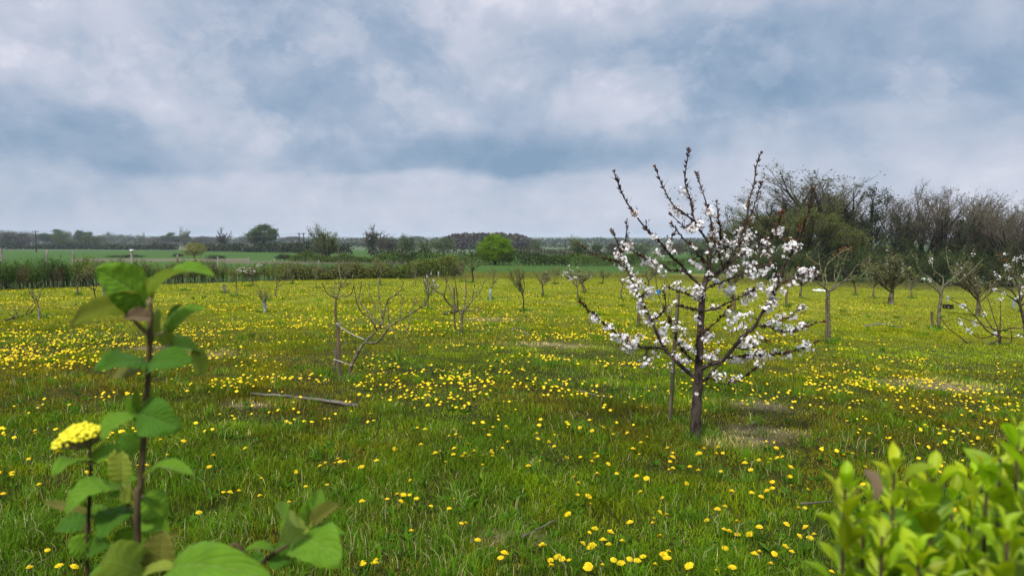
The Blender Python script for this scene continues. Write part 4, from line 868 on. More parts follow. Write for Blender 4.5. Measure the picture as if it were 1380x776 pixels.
    mk('low_cherry_bush', 'low sprawling cherry with thin fanned stems and a few white flowers near the right edge', G(1348, 465),
       [(low([(608, 695), (606, 640), (600, 600)]), 2.0, 1.6, 0, 0), (low([(605, 640), (520, 600), (440, 500), (360, 430), (260, 380)]), 1.2, .5, 0, -.4), (low([(600, 630), (540, 560), (490, 470), (470, 410)]), 1.0, .5, 0, .3), (low([(605, 620), (570, 520), (540, 420), (520, 370)]), 1.0, .5, 0, .5),
        (low([(606, 660), (500, 700), (400, 695), (330, 640), (250, 580), (190, 500)]), 1.3, .5, 0, -.5), (low([(608, 690), (680, 680), (690, 620), (675, 560)]), 1.0, .5, 0, -.2), (low([(604, 610), (480, 650), (380, 590), (320, 520)]), 1.0, .5, 0, .2), (low([(606, 620), (612, 500), (610, 380)]), 1.0, .5, 0, .3),
        (low([(606, 600), (700, 580), (790, 580)]), 1.0, .5, 0, -.3), (low([(600, 600), (440, 540), (330, 500)]), .9, .5, 0, -.1), (low([(606, 640), (700, 650), (800, 610)]), .9, .5, 0, .4)],
       bark='cherry_bark', blossom=16, nl=1, tw=3)
    mk('edge_cherry_tree', 'blossoming cherry cut by the right edge, white flowers against the dark wood', G(1384, 452),
       [(low([(790, 640), (780, 560), (760, 470), (745, 410)]), 2.4, 1.8, 0, 0), (low([(745, 410), (700, 330), (640, 290), (600, 230), (560, 190)]), 1.4, .6, 0, -.3), (low([(745, 410), (690, 370), (620, 330), (560, 310)]), 1.3, .6, 0, .3), (low([(745, 410), (740, 300), (690, 200), (640, 120), (600, 60)]), 1.4, .6, 0, .2),
        (low([(750, 400), (790, 300), (780, 180), (760, 60)]), 1.4, .6, 0, -.2), (low([(760, 420), (830, 360), (900, 250), (930, 120)]), 1.5, .6, 0, .3), (low([(700, 330), (660, 240), (650, 150)]), 1.0, .5, -.1, .3), (low([(700, 220), (720, 120), (700, 20)]), .9, .5, .1, -.2)], bark='cherry_bark', blossom=28, nl=1, tw=5, bronze=3)
    j = lambda L: [(840 + x / 9.7, 370 + y / 9.7) for x, y in L]
    mk('slender_fruit_tree', 'slender bare fruit tree with rising wand branches behind the left of the cherry', G(901, 441),
       [(j([(592, 690), (590, 620), (580, 550)]), 1.7, 1.3, 0, 0), (j([(580, 550), (540, 480), (510, 400), (470, 290), (440, 150), (420, 20), (400, -150)]), 1.0, .5, 0, -.3), (j([(585, 550), (620, 470), (660, 400), (700, 300)]), 1.0, .5, 0, .2), (j([(560, 510), (555, 380), (545, 220), (540, 60), (560, -100)]), .9, .5, 0, .3), (j([(575, 540), (520, 450), (440, 400), (400, 300)]), .8, .4, 0, .3), (j([(600, 500), (590, 400), (600, 250), (640, 80)]), .8, .4, 0, -.2)], nl=1, tw=4)
build_traced_small()

NB = [
 ('open', 0, 53, 428, 385, 26, 'small bare tree with pale stem standing above the dropped bough at left edge'),
 ('open_dark', 1, 129, 421, 356, 46, 'bare twisty tree with lichened limbs, left of the big upright wayfaring leaf', 'lichened_tree'),
 ('open', 2, 105, 398, 352, 40, 'pale grey knobbly tree against the left hedge'),
 ('vase_blossom', 3, 340, 386, 352, 24, 'little tree with white flowers in front of the hedge, left of the blue guarded tree'),
 ('sapling', 0, 320, 400, 362, 18, 'thin sapling with dark stem base left of the flowering little tree'),
 ('open', 1, 372, 404, 352, 46, 'grey forked tree with long raised limb behind the blue guarded tree'),
 ('vase', 0, 357, 421, 383, 26, 'small vase shaped tree rising from a blue grey guard'),
 ('sapling', 1, 252, 392, 356, 14, 'thin sapling right of the narrow arching wayfaring leaf'),
 ('sapling', 2, 426, 389, 352, 16, 'sapling against the hedge above the straight staked tree'),
 ('vase', 1, 394, 383, 350, 18, 'small faint tree against the hedge, left of the staked sapling'),
 ('vase', 2, 465, 384, 350, 20, 'small hedge side tree behind the leaning tree'),
 ('sapling', 3, 512, 385, 348, 18, 'hedge side sapling behind the top of the leaning tree'),
 ('vase_blossom', 4, 577, 417, 360, 30, 'slim tree carrying a white blossom head left of the goblet shaped tree', 'blossoming_fruit_tree'),
 ('sapling', 0, 560, 386, 350, 16, 'hedge side sapling just left of the white blossom head'),
 ('vase_dark', 5, 637, 381, 348, 30, 'twiggy dark tree behind the right limbs of the goblet shaped tree'),
 ('vase', 0, 622, 380, 345, 20, 'fine twigged tree directly behind the goblet shaped tree'),
 ('open', 1, 665, 382, 357, 26, 'low forked tree below the bright green round tree'),
 ('open', 2, 661, 403, 372, 16, 'stunted sapling in a grey guard right of the goblet shaped tree'),
 ('vase_dark', 6, 705, 420, 360, 36, 'round twigged tree on a thin brown stem in the centre right of the orchard'),
 ('vase', 3, 732, 400, 360, 30, 'wide vase shaped tree just right of the one on a thin brown stem'),
 ('sapling', 1, 697, 386, 358, 20, 'faint sapling between the two round twigged trees'),
 ('vase', 4, 748, 383, 356, 22, 'small green budded tree at the orchard edge left of the blossoming pair'),
 ('vase_blossom', 7, 779, 404, 358, 34, 'small tree full of white blossom, front one of a pair left of the cherry', 'blossoming_fruit_tree'),
 ('vase', 1, 787, 396, 362, 34, 'grey vase tree behind right of the small blossoming tree'),
 ('vase', 2, 812, 383, 360, 20, 'small green tree at the orchard edge right of the blossoming pair'),
 ('open', 0, 838, 405, 365, 30, 'thin tree half hidden behind the left boughs of the cherry'),
 ('sapling', 2, 796, 455, 425, 14, 'tiny leafless sapling in the grass left of the cherry'),
 ('vase', 3, 875, 392, 352, 30, 'grey tree seen between the left boughs of the cherry'),
 ('vase', 4, 988, 405, 352, 34, 'grey vase tree seen through the right boughs of the cherry'),
 ('vase', 0, 1060, 412, 350, 26, 'leafy young tree just left of the clean stemmed tree', 'young_tree'),
 ('vase', 1, 1079, 402, 362, 26, 'smaller vase tree behind the leafy young tree'),
 ('round', 0, 1201, 411, 331, 66, 'round headed densely twigged fruit tree with pale buds before the wood', 'round_fruit_tree'),
 ('vase', 3, 1178, 402, 360, 26, 'faint small tree left of the round headed fruit tree'),
 ('sapling', 3, 1152, 398, 370, 20, 'low grey sapling at the foot of the wood'),
 ('round', 1, 1318, 426, 338, 62, 'yellow green budded fruit tree behind the low sprawling cherry', 'round_fruit_tree'),
 ('vase', 2, 1228, 402, 366, 26, 'small tree between the round headed and grey limbed fruit trees'),
 ('vase', 4, 1376, 420, 352, 36, 'grey twigged tree behind the edge cherry'),
]
for a in NB: orchard(*a[:7], **({'name': a[7]} if len(a) > 7 else {}))
guard(357, 421, 401, 4.4, 'blue grey plastic guard on the small vase shaped tree'); guard(661, 404, 389, 3.2, 'pale grey guard standing right of the goblet shaped tree')
guard(128.5, 422, 410, 5, 'dark mesh guard at the foot of the lichened tree', 'mesh_guard'); guard(53, 430, 415, 3, 'pale guard on the small tree at the left edge', 'post')
guard(1366, 415, 402, 4, 'blue grey guard by the right edge'); guard(1277, 406, 398, 3, 'small blue grey guard beyond the black crate')

stake(140, 403, 140.5, 372, 3.8, 'grey post beside the lichened tree', name='wooden_post', mat='post'); stake(861, 441, 860.5, 421, 3.2, 'short dark stake seen below the left cherry boughs')
stake(454, 505, 452, 470, 4.5, 'short grey stump stake behind the brown stake of the leaning tree', mat='post', doff=.3); stake(302, 395, 302, 383, 3, 'short post in the grass under the hedge', name='wooden_post', mat='post')
stake(1060, 414, 1060, 392, 2.6, 'thin stake of the leafy young tree'); stake(990, 420, 990, 398, 3, 'thin stake behind the right boughs of the cherry')

# ------------------------------------------------------------------ young hedge, fence
def hedge_shrub(seed, kind):
    rng = np.random.default_rng(seed); root = bpy.data.objects.new('hedge_shrub', None); COL.objects.link(root)
    n = 9; P0 = np.stack([rng.normal(size=n) * .12, rng.normal(size=n) * .10, np.full(n, -.05)], -1); P1 = P0 + np.stack([rng.normal(size=n) * .14, rng.normal(size=n) * .12, rng.uniform(.6, 1.0, n)], -1)
    A = Acc(); Pm = (P0 + P1) / 2 + rng.normal(size=(n, 3)) * .03; A.add(*tubes(np.stack([P0, Pm, P1], 1), np.array([[.016, .012, .004]]) * rng.uniform(.6, 1.2, (n, 1)), 5))
    k = 90; i = rng.integers(0, n, k); t = rng.uniform(.35, 1, (k, 1)); b = P0[i] * (1 - t) + P1[i] * t; e = b + nrm(rng.normal(size=(k, 3)) + [0, 0, .6]) * rng.uniform(.1, .3, (k, 1)); A.add(*tubes(np.stack([b, (b + e) / 2 + rng.normal(size=(k, 3)) * .02, e], 1), np.array([[.005, .004, .002]]), 3))
    A.build('stems', MA['pale_twig' if kind == 2 else 'twig'], root)
    m_ = (650, 560, 280, 420)[kind]; j = rng.integers(0, k, m_); s = rng.uniform(0, 1, (m_, 1)); L = b[j] * (1 - s) + e[j] * s + rng.normal(size=(m_, 3)) * .045; L[:, 2] = np.maximum(L[:, 2], .22 + rng.uniform(0, .2, m_))
    c = ((.06, .125, .018), (.14, .19, .02), (.16, .17, .05), (.11, .10, .035))[kind]
    V, Q, C = leaves(L, .055, rng, vary(c, m_, rng, .4), .7); mesh('foliage', V, Q, None, MA['leaf'], C, parent=root); return root
def build_hedge():
    rng = np.random.default_rng(3); protos = [hedge_shrub(40 + i, i % 4) for i in range(8)]; us = np.arange(-70, 400, 5.6); first = [True] * 8
    for j, u in enumerate(us):
        q = rng.random(); i = (0 if q < .62 else 1 if q < .8 else 3) if u < 115 else (2 if q < .55 else 3 if q < .8 else 1) if u < 175 else (1 if q < .5 else 0 if q < .65 else 3 if q < .85 else 2)
        i = i + 4 * (rng.random() < .5); g = G(u + rng.normal() * 1.2, np.interp(u, *VO) - 1.0 + rng.normal() * .6); d = to_px(g)[2]
        h = (38 if u < 175 else 33 if u < 290 else 25) * rng.uniform(.8, 1.12) * d / 1000; s = (h * .80, h * .7, h)
        lb = 'young hedge shrub in the thin stemmed row along the left orchard edge' if u < 175 else 'young hedge shrub in the row behind the left half of the orchard'
        k = dict(label=lb, cat='hedge shrub', group='young hedge along the orchard edge')
        if first[i]: first[i] = False; o = protos[i]; o.location = tuple(map(float, g)); o.scale = s; o.rotation_euler = (0, 0, rng.uniform(0, 6)); tag(o, **k)
        else: copy_thing(protos[i], g, rng.uniform(0, 6), s, **k)
    for p, f in zip(protos, first):
        if f:
            for c in [h for h in bpy.data.objects if h.parent == p]: bpy.data.objects.remove(c)
            bpy.data.objects.remove(p)
    # taller bare shoots standing out of the hedge
    root = None
    fp = [(-60, 393), (4, 390), (65, 388), (100, 386.5), (179, 384), (240, 382), (294, 380.5), (335, 379), (370, 377.5), (430, 375.5)]
    g0 = G(4, 390); f = empty('wire_fence', g0, label='post and wire fence running behind the young hedge at left', cat='fence'); tops = []
    for u, v in fp:
        v = v - 4; g = G(u, v); d = to_px(g)[2]; h = (v - np.interp(u, [0, 179, 300, 430], [335, 341, 346, 350])) * d / 1000; A = Acc(); bar(A, g - g0 - [0, 0, .2], g - g0 + [0, 0, h], .05); A.build('post', MA['post'], f, True); tops.append((g - g0, h))
    for k in (.55, .78, .97):
        P = np.array([t + [0, -.055, h * k] for t, h in tops]); V, Q = tubes(P[None], np.full((1, len(P)), .004), 4); mesh('wire', V, Q, None, MA['wire'], parent=f)
    g = G(179, 386); d = to_px(g)[2]; h = (386 - 339) * d / 1000
    p = empty('capped_post', g, label='grey post with a white cap rising behind the big upright wayfaring leaf', cat='post'); A = Acc(); bar(A, (0, 0, -.2), (0, 0, h), .06); A.build('post', MA['post'], p, True); A = Acc(); bar(A, (0, 0, h + .003), (0, 0, h + .09), .085); A.build('cap', MA['white'], p, True)
build_hedge()

def small_stuff():
    rng = np.random.default_rng(8)
    g = G(887, 397); d = to_px(g)[2]; w = 8 * d / 1000; h = 6 * d / 1000
    b = empty('blue_tub', g, label='bright blue plastic tub lying far off behind the cherry boughs', cat='tub'); th = np.arange(17) / 16 * 2 * np.pi
    pr = [(.40, 0), (.43, .3), (.48, .8), (.50, .92), (.545, .93), (.545, 1.0), (.47, 1.0), (.40, .15), (0.001, .12)]
    V = np.array([[(r * w * math.cos(t), r * w * .8 * math.sin(t), z * h) for t in th] for r, z in pr]); ix = np.arange(len(pr) * 17).reshape(len(pr), 17); Q = np.stack([ix[:-1, :-1], ix[:-1, 1:], ix[1:, 1:], ix[1:, :-1]], -1).reshape(-1, 4); mesh('body', V, Q, None, MA['blue'], parent=b, smooth=True)
    A = Acc(); t = np.linspace(0, np.pi, 12); A.add(*tubes(np.stack([np.cos(t) * w * .53, -.2 * np.sin(t) * w, h * (.95 - .3 * np.sin(t))], -1)[None], np.full((1, 12), w * .02), 5)); A.build('handle', MA['wire'], b, True)
    # crates: open boxes with thick walls
    def crate(u, vb, wpx, hpx, dep, mat, label, cat, name, rz):
        g = G(u, vb); d = to_px(g)[2]; w = wpx * d / 1000; h = hpx * d / 1000; t = .03 * w; root = empty(name, g, rz, label=label, cat=cat)
        def box(nm, x0, x1, y0, y1, z0, z1):
            V = [(x, y, z) for x in (x0, x1) for y in (y0, y1) for z in (z0, z1)]; mesh(nm, V, [(0, 1, 3, 2), (4, 6, 7, 5), (0, 4, 5, 1), (2, 3, 7, 6), (0, 2, 6, 4), (1, 5, 7, 3)], None, MA[mat], parent=root)
        D = dep * w; box('base', -w / 2, w / 2, -D / 2, D / 2, 0, t)
        for s in (-1, 1):
            box('side_panel', min(s * w / 2, s * (w / 2 - t)), max(s * w / 2, s * (w / 2 - t)), -D / 2, D / 2, t + .001, h); box('end_panel', -w / 2 + t + .001, w / 2 - t - .001, min(s * D / 2, s * (D / 2 - t)), max(s * D / 2, s * (D / 2 - t)), t + .001, h * (.8 if s < 0 else 1))
        box('rim', -w / 2 - t / 2, w / 2 + t / 2, D / 2 + .001, D / 2 + t, h * .85, h + t)
    crate(1277.5, 416, 11, 5.5, .7, 'black', 'black plastic crate in the grass right of the grey limbed fruit tree', 'crate', 'plastic_crate', .3)
    # white sheet
    g = G(1104, 392); d = to_px(g)[2]; w = 14 * d / 1000; n = 14; X, Y = np.meshgrid(np.linspace(-.5, .5, n), np.linspace(-.5, .5, n)); Z = .04 + .05 * vnoise(X, Y, .22, 3) + .05 * (1 - (2 * X) ** 2) * (1 - (2 * Y) ** 2); V = np.stack([X * w * (1 + .1 * np.sin(Y * 7)), Y * w * .8, Z], -1).reshape(-1, 3); Vb = V * [1, 1, 0] - [0, 0, .05]
    ix = np.arange(n * n).reshape(n, n); Q = np.stack([ix[:-1, :-1], ix[:-1, 1:], ix[1:, 1:], ix[1:, :-1]], -1).reshape(-1, 4); b_ = np.concatenate([ix[0], ix[1:, -1], ix[-1, -2::-1], ix[-2:0:-1, 0]]); bn = np.roll(b_, -1); S = np.stack([b_, b_ + n * n, bn + n * n, bn], -1)
    o = mesh('white_sheet', np.concatenate([V, Vb]), np.concatenate([Q, Q[:, ::-1] + n * n, S]), None, MA['white'], smooth=True); o.location = tuple(map(float, g)); tag(o, 'white crumpled sheet on the grass left of the clean stemmed tree', 'sheet')
    # fallen pole and sticks
    def fallen(pts, r0, r1, label, mat, name='fallen_branch', cat='branch', twigs=(), lift=.02):
        W = np.array([G(u, v) for u, v in pts]); W[:, 2] += lift; g = W[0].copy(); P = spline(W, 16) - g; P[1:-1] += rng.normal(size=(14, 3)) * r0 * .12; A = Acc(); A.add(*tubes(P[None], np.linspace(r0, r1, 16)[None], 8, cap=True)); o = A.build(name, MA[mat], None, True); o.location = tuple(map(float, g)); tag(o, label, cat)
        if twigs:
            A = Acc()
            for a_, b_, h_ in twigs:
                p0 = P[int(a_ * 15)]; p1 = p0 + np.array([b_[0], b_[1], h_]); A.add(*tubes(np.array([[p0, (p0 + p1) / 2 + [0, 0, .02], p1]]), np.array([[r1, r1 * .8, r1 * .4]]), 5))
            A.build('twigs', MA[mat], o)
    fallen([(483, 548), (440, 542), (390, 536), (338, 532)], .021, .013, 'long cut grey pole lying in the grass below the leaning tree', 'pale_twig', 'fallen_pole', 'pole', lift=.028)
    fallen([(703, 735), (718, 727), (733, 719), (748, 710)], .009, .005, 'pale curved stick lying in the grass at the bottom centre', 'pale_twig', 'stick', lift=.06)
    fallen([(690, 447), (700, 444), (712, 452)], .02, .01, 'grey fallen twig in the straw below the thin stemmed tree', 'post', 'stick')
    fallen([(5, 434), (22, 429), (36, 425), (46, 420)], .03, .012, 'dark dropped bough on the grass at the left edge', 'dark_bark', twigs=((.2, (.1, .2, .35), .2), (.4, (-.2, .1, .3), .25), (.6, (.2, .1, .3), .3), (.8, (.1, .3, .3), .25)))
    fallen([(1165, 440), (1190, 437), (1215, 441)], .03, .012, 'thin grey branch lying in the grass below the round headed fruit tree', 'post', twigs=((.3, (.2, .1, .3), .1), (.6, (.2, -.1, .3), .1)))
    fallen([(597, 425), (612, 421), (640, 419), (655, 421)], .035, .012, 'brown brushwood lying behind the goblet shaped tree', 'twig', twigs=((.2, (.2, .1, .3), .15), (.5, (.3, -.1, .3), .15), (.7, (.2, .1, .3), .12)))
    fallen([(1078, 693), (1100, 692), (1122, 691)], .007, .004, 'thin pale stick in the grass left of the bright green bush', 'pale_twig', 'stick', lift=.06)
    fallen([(1008, 585), (1016, 579), (1022, 574)], .006, .004, 'short pale stick right of the cherry foot', 'pale_twig', 'stick', lift=.06)
    fallen([(780, 532), (800, 537), (830, 541)], .007, .004, 'thin grey stick in the grass left of the cherry', 'pale_twig', 'stick', lift=.05)
small_stuff()

# ------------------------------------------------------------------ foreground shrubs
def leaf_geo(B, T, N_, w, fold=.25, curl=.12, arch=0., twist=0., nu=33, nv=11, shape='ovate'):
    B = np.asarray(B); T = np.asarray(T); ax = T - B; L = np.linalg.norm(ax); a = ax / L; N_ = np.asarray(N_, float); N_ = N_ - a * np.dot(N_, a); N_ = N_ / np.linalg.norm(N_); S = np.cross(a, N_)
    t = np.linspace(0, 1, nu)[:, None]; s = np.linspace(-1, 1, nv)[None]
    if shape == 'ovate': prof = np.sin(np.pi * np.clip(t, 0, 1) ** .80) ** .50 * (1 - .15 * t)
    else: prof = np.sin(np.pi * t ** 1.25) ** .8
    prof = prof * (1 + .012 * np.sin(t * 110)); hw = w / 2 * prof / prof.max()
    tw = twist * t; Sx = S[None, None] * np.cos(tw)[..., None] + N_[None, None] * np.sin(tw)[..., None]; Nx = -S[None, None] * np.sin(tw)[..., None] + N_[None, None] * np.cos(tw)[..., None]
    lift = np.abs(s) * hw * fold * 2 - curl * L * 4 * t * (1 - t) * 0 + arch * L * 4 * (t * (1 - t)) - curl * L * t ** 3 + .05 * w * np.sin(s * 4 + t * 7) * np.abs(s) + .018 * w * np.sin(t * 34 + s) * np.abs(s) - .10 * w * s ** 4 * (1 - t)
    V = B + a * (L * t)[..., None] + Sx * (s * hw * (1 - fold * .3))[..., None] + Nx * lift[..., None]
    ix = np.arange(nu * nv).reshape(nu, nv); Q = np.stack([ix[:-1, :-1], ix[:-1, 1:], ix[1:, 1:], ix[1:, :-1]], -1).reshape(-1, 4)
    uv = np.stack([np.broadcast_to((s + 1) / 2, (nu, nv)), np.broadcast_to(t, (nu, nv))], -1).reshape(-1, 2)
    return V.reshape(-1, 3), Q, uv
def build_wayfaring():
    rng = np.random.default_rng(33); D0 = .76; g = np.array([-.40, .74, 0.]); g[2] = hgt(g[0], g[1])
    root = empty('wayfaring_shrub', g, label='wayfaring shrub with felty oval leaves and a yellow bud cluster at left front', cat='shrub')
    def W(u, v, dz=0): return AT(u, v, D0 + dz)
    def stem(pts, r0, r1, mat='vstem', name='stem', ground=True, dz=(0, 0), par=root, knots=()):
        P = [W(u, v, dz[0] + (dz[1] - dz[0]) * i / (len(pts) - 1)) for i, (u, v) in enumerate(pts)]
        if ground: P = [np.array([g[0] + (P[0][0] - g[0]) * .35, g[1] + rng.uniform(-.04, .04), g[2] - .03]), np.array([g[0] + (P[0][0] - g[0]) * .75, g[1], P[0][2] * .5])] + P
        n = len(P) * 8; P = spline(np.array(P), n); r = np.linspace(r0, r1, n) * .56 * D0 / 1000
        for ku, kv in knots: r = r * (1 + .35 * np.exp(-(np.linalg.norm(P - W(ku, kv), axis=1) / .006) ** 2))
        A = Acc(); A.add(*tubes((P - g)[None], r[None], 10)); return A.build(name, MA[mat], par, True)
    main = stem([(186, 748), (189, 660), (194, 590), (199, 520), (202, 465), (203, 430), (202, 402)], 9, 5, knots=((202, 455), (187, 562)))
    left = stem([(118, 780), (119, 720), (121, 660), (122, 625), (121, 600)], 6.5, 3.5, dz=(.03, .05), knots=((119, 704),))
    young = stem([(184, 745), (181, 720), (174, 685), (168, 655), (167, 645)], 5, 2.5, 'vstem_young', 'young_shoot', False, (.03, .03))
    side = stem([(300, 800), (345, 765), (370, 745), (403, 724), (411, 712), (413, 700)], 6.5, 3.5, dz=(.02, .0))
    tip = stem([(202, 408), (203, 398), (205, 390)], 5.5, 3, 'vstem_young', 'shoot_tip', False)
    def leaf(u0, v0, u1, v1, wpx, mat, N_=(0, -.5, 1), fold=.2, curl=.06, arch=.06, dz0=0, dz1=0, twist=0, label=None, pet=None):
        """N_ : (right, towards the camera is -1, up)"""
        B = W(u0, v0, dz0); T = W(u1, v1, dz1); V, Q, uv = leaf_geo(B, T, N_, wpx * (1.22 if wpx < 60 else 1.0) * D0 / 1000, fold, curl, arch, twist)
        o = mesh('leaf', V - g, Q, None, LM[mat], uv=uv, smooth=True, parent=root)
        if label: o['label'] = label
        if pet:
            p = spline(np.array([W(*pet), (W(*pet) + B) / 2 + [0, 0, -.002], B]), 8) - g; A = Acc(); A.add(*tubes(p[None], np.linspace(1.7, 1.3, 8)[None] * D0 / 1000, 6)); A.build('petiole', MA['vstem_young'], o, True)
    # whorl at the top of the main stem
    leaf(198, 404, 131, 362, 52, 'g', (.55, -.75, .35), .10, .05, .03, 0, -.04, label='large upright leaf at the shoot top, felty green', pet=(203, 405))
    leaf(205, 400, 286, 366, 30, 'g', (-.25, -.25, .9), .35, .05, .12, 0, -.05, pet=(203, 412)); leaf(204, 398, 203, 373, 15, 'y', (-.3, -1, .1), .45, .0, .0); leaf(202, 397, 206, 378, 11, 'y', (.4, -1, .1), .4, .0, .0, .01, .01)
    leaf(190, 404, 98, 442, 50, 'o', (-.3, .55, .75), .10, -.04, .10, 0, -.05, label='olive underside of a drooping leaf', pet=(202, 412))
    leaf(186, 402, 178, 432, 26, 'd', (.2, -.9, .3), .2, .05, .05, .01, .0)
    leaf(205, 428, 166, 428, 19, 'b', (.1, -.8, .6), .35, .0, .08, -.01, -.02, label='small brown withered leaf'); leaf(203, 452, 178, 428, 7, 'b', (0, -1, .2), .6, 0, 0)
    leaf(222, 446, 242, 410, 19, 'd', (-.9, -.5, .2), .2, .05, .05, .01, .0, pet=(204, 450)); leaf(226, 446, 276, 412, 28, 'g', (-.2, -.6, .7), .25, .04, .06, .01, .03)
    leaf(207, 418, 222, 464, 27, 'y', (-.4, -.8, .1), .15, .05, .05, .02, .01); leaf(214, 436, 229, 467, 22, 'y', (.5, -.8, .1), .15, .05, .05, .03, .02)
    # second pair
    leaf(198, 487, 131, 493, 43, 'd', (-.1, -.75, .62), .12, .10, .05, 0, -.05, pet=(201, 484)); leaf(198, 492, 252, 482, 36, 'd', (.12, -.75, .62), .12, .10, .05, 0, -.04, pet=(201, 486))
    leaf(192, 494, 148, 506, 30, 'o', (0, -.5, .8), .1, .1, .04, .02, .02); leaf(230, 464, 270, 478, 36, 'g', (.1, -.5, .8), .2, .1, .12, .02, .05, pet=(202, 470)); leaf(262, 470, 272, 505, 24, 'y', (.8, -.5, .2), .2, .0, .05, .03, .05)
    # third pair
    leaf(183, 556, 136, 590, 36, 'g', (-.3, -.6, .7), .2, .10, .08, 0, -.03, pet=(189, 562)); leaf(187, 556, 238, 574, 46, 'd', (.15, -.9, .35), .12, .12, .05, -.01, -.03, pet=(190, 562))
    for a in ((186, 562, 172, 531), (189, 560, 184, 526), (193, 560, 207, 533), (192, 562, 230, 548), (187, 566, 178, 545)): leaf(*a, 12, 'y' if a[2] > 200 else 'g', (0, -1, .1), .45, .0, .02)
    # fourth pair
    leaf(196, 640, 257, 632, 22, 'g', (0, -.35, .95), .25, .10, .12, 0, -.03, pet=(190, 643)); leaf(193, 668, 222, 696, 38, 'g', (.3, -.7, .5), .1, .05, .05, .03, .03, pet=(188, 668))
    leaf(184, 645, 162, 653, 10, 'g', (0, -.7, .7), .3, .0, .02, .0, .02)
    # young shoot
    leaf(166, 648, 163, 607, 32, 'y', (0, -1, .15), .22, .04, .02, .03, .03, label='pale yellow young leaf standing upright'); leaf(164, 645, 152, 606, 26, 'y', (-.5, -.8, .1), .2, .04, .02, .04, .04)
    leaf(172, 682, 135, 722, 44, 'd', (-.1, -.5, .75), .15, .10, .08, .04, .0, pet=(172, 680)); leaf(176, 680, 142, 672, 22, 'g', (0, -.6, .8), .3, .0, .08, .03, .0); leaf(170, 678, 172, 655, 14, 'y', (0, -1, 0), .3, 0, 0)
    leaf(186, 686, 168, 640, 8, 'y', (0, -1, 0), .3, 0, 0)
    for a in ((196, 742, 158, 716, 34, 'g', (-.3, -.6, .7)), (181, 726, 150, 742, 30, 'd', (-.2, -.7, .6)), (120, 742, 92, 728, 30, 'g', (-.2, -.6, .7)), (119, 744, 146, 732, 30, 'd', (.2, -.6, .7)), (119, 668, 98, 652, 24, 'g', (-.2, -.6, .7)), (188, 604, 160, 588, 26, 'd', (-.2, -.7, .6)), (190, 700, 226, 716, 30, 'g', (.2, -.6, .7))): leaf(*a, .2, .1, .08, .03, .02)
    # left stem
    leaf(120, 622, 72, 634, 32, 'g', (-.1, -.6, .75), .18, .12, .10, .05, .0, pet=(121, 626)); leaf(122, 622, 172, 606, 27, 'g', (.1, -.55, .8), .25, .08, .10, .05, .08, pet=(121, 627))
    leaf(163, 656, 86, 690, 40, 'g', (-.1, -.4, .9), .18, .08, .22, .03, -.01); leaf(124, 656, 90, 694, 34, 'g', (-.55, -.6, .4), .18, .05, .12, .03, .03)
    leaf(118, 704, 71, 712, 32, 'd', (-.1, -.5, .8), .2, .14, .05, .06, .05, pet=(119, 706)); leaf(118, 690, 60, 676, 12, 'o', (0, -.7, .5), .2, .0, .05, .07, .1)
    leaf(121, 690, 152, 700, 30, 'g', (0, -.5, .8), .2, .14, .05, .06, .08); leaf(124, 600, 72, 598, 14, 'd', (-.1, -.5, -.6), .2, .0, .05, .06, .05)
    # big leaves at the bottom
    leaf(200, 776, 122, 752, 66, 'g', (-.35, -.65, .6), .12, .14, .10, -.02, -.10, label='large bright green leaf at the bottom left'); leaf(222, 774, 350, 768, 62, 'g', (.1, -.65, .7), .14, .10, .10, -.02, -.12, label='largest leaf, at the bottom of the shrub')
    leaf(217, 768, 219, 714, 42, 'o', (.1, -1, .1), .35, .0, .04, -.02, -.01, label='olive folded leaf standing upright'); leaf(190, 772, 236, 764, 22, 'y', (0, -.3, 1), .2, .0, .05, -.04, -.04); leaf(215, 780, 208, 800, 40, 'y', (0, -1, .2), .2, .0, .05, -.04, -.06)
    leaf(228, 722, 243, 718, 7, 'o', (0, -1, .3), .4, 0, 0)
    # right hand shoot
    leaf(412, 712, 375, 684, 46, 'g', (-.45, -.75, .5), .14, .16, .14, 0, -.05, pet=(411, 714)); leaf(410, 706, 434, 658, 30, 'g', (.6, -.5, .35), .12, .12, .08, .01, .02); leaf(415, 708, 413, 672, 16, 'g', (.9, -.5, .1), .3, 0, 0, 0, 0)
    leaf(420, 704, 457, 678, 22, 'o', (-.3, -.8, .5), .35, .0, .04, 0, -.01, label='olive orange young leaf'); leaf(414, 710, 430, 690, 12, 'y', (-.5, -.8, .3), .4, 0, 0)
    leaf(406, 722, 452, 752, 58, 'g', (.25, -.75, .6), .12, .14, .10, 0, -.05, pet=(409, 718)); leaf(408, 720, 464, 716, 26, 'g', (.1, -.2, .95), .25, .10, .05, .02, .03)
    leaf(370, 742, 330, 738, 15, 'g', (0, -.3, .95), .3, .14, .12, .01, .0); leaf(366, 744, 392, 756, 34, 'd', (.1, -.8, .5), .2, .12, .04, .02, .02); leaf(355, 748, 340, 762, 22, 'd', (-.1, -.8, .5), .2, .12, .04, .03, .03)
    for j in range(16):   # lower leaves under the picture, down the stems
        s = rng.choice([-1, 1]); z = rng.uniform(.25, 1.15); b = np.array([g[0] + rng.uniform(-.10, .12), g[1] + rng.uniform(-.05, .05), z]); t = b + np.array([s * rng.uniform(.05, .08), rng.uniform(-.04, .04), rng.uniform(-.02, .03)])
        V, Q, uv = leaf_geo(b, t, (0, -.5, .8), .045, .15, .1, .08); mesh('leaf', V - g, Q, None, LM['g'], uv=uv, smooth=True, parent=root)
    # flat topped bud cluster
    cl = bpy.data.objects.new('flower_cluster', None); COL.objects.link(cl); cl.parent = root
    c = W(106, 592, .05); hub = W(121, 600, .05); A = Acc(); St = Acc(); ico_v = []; n = 190
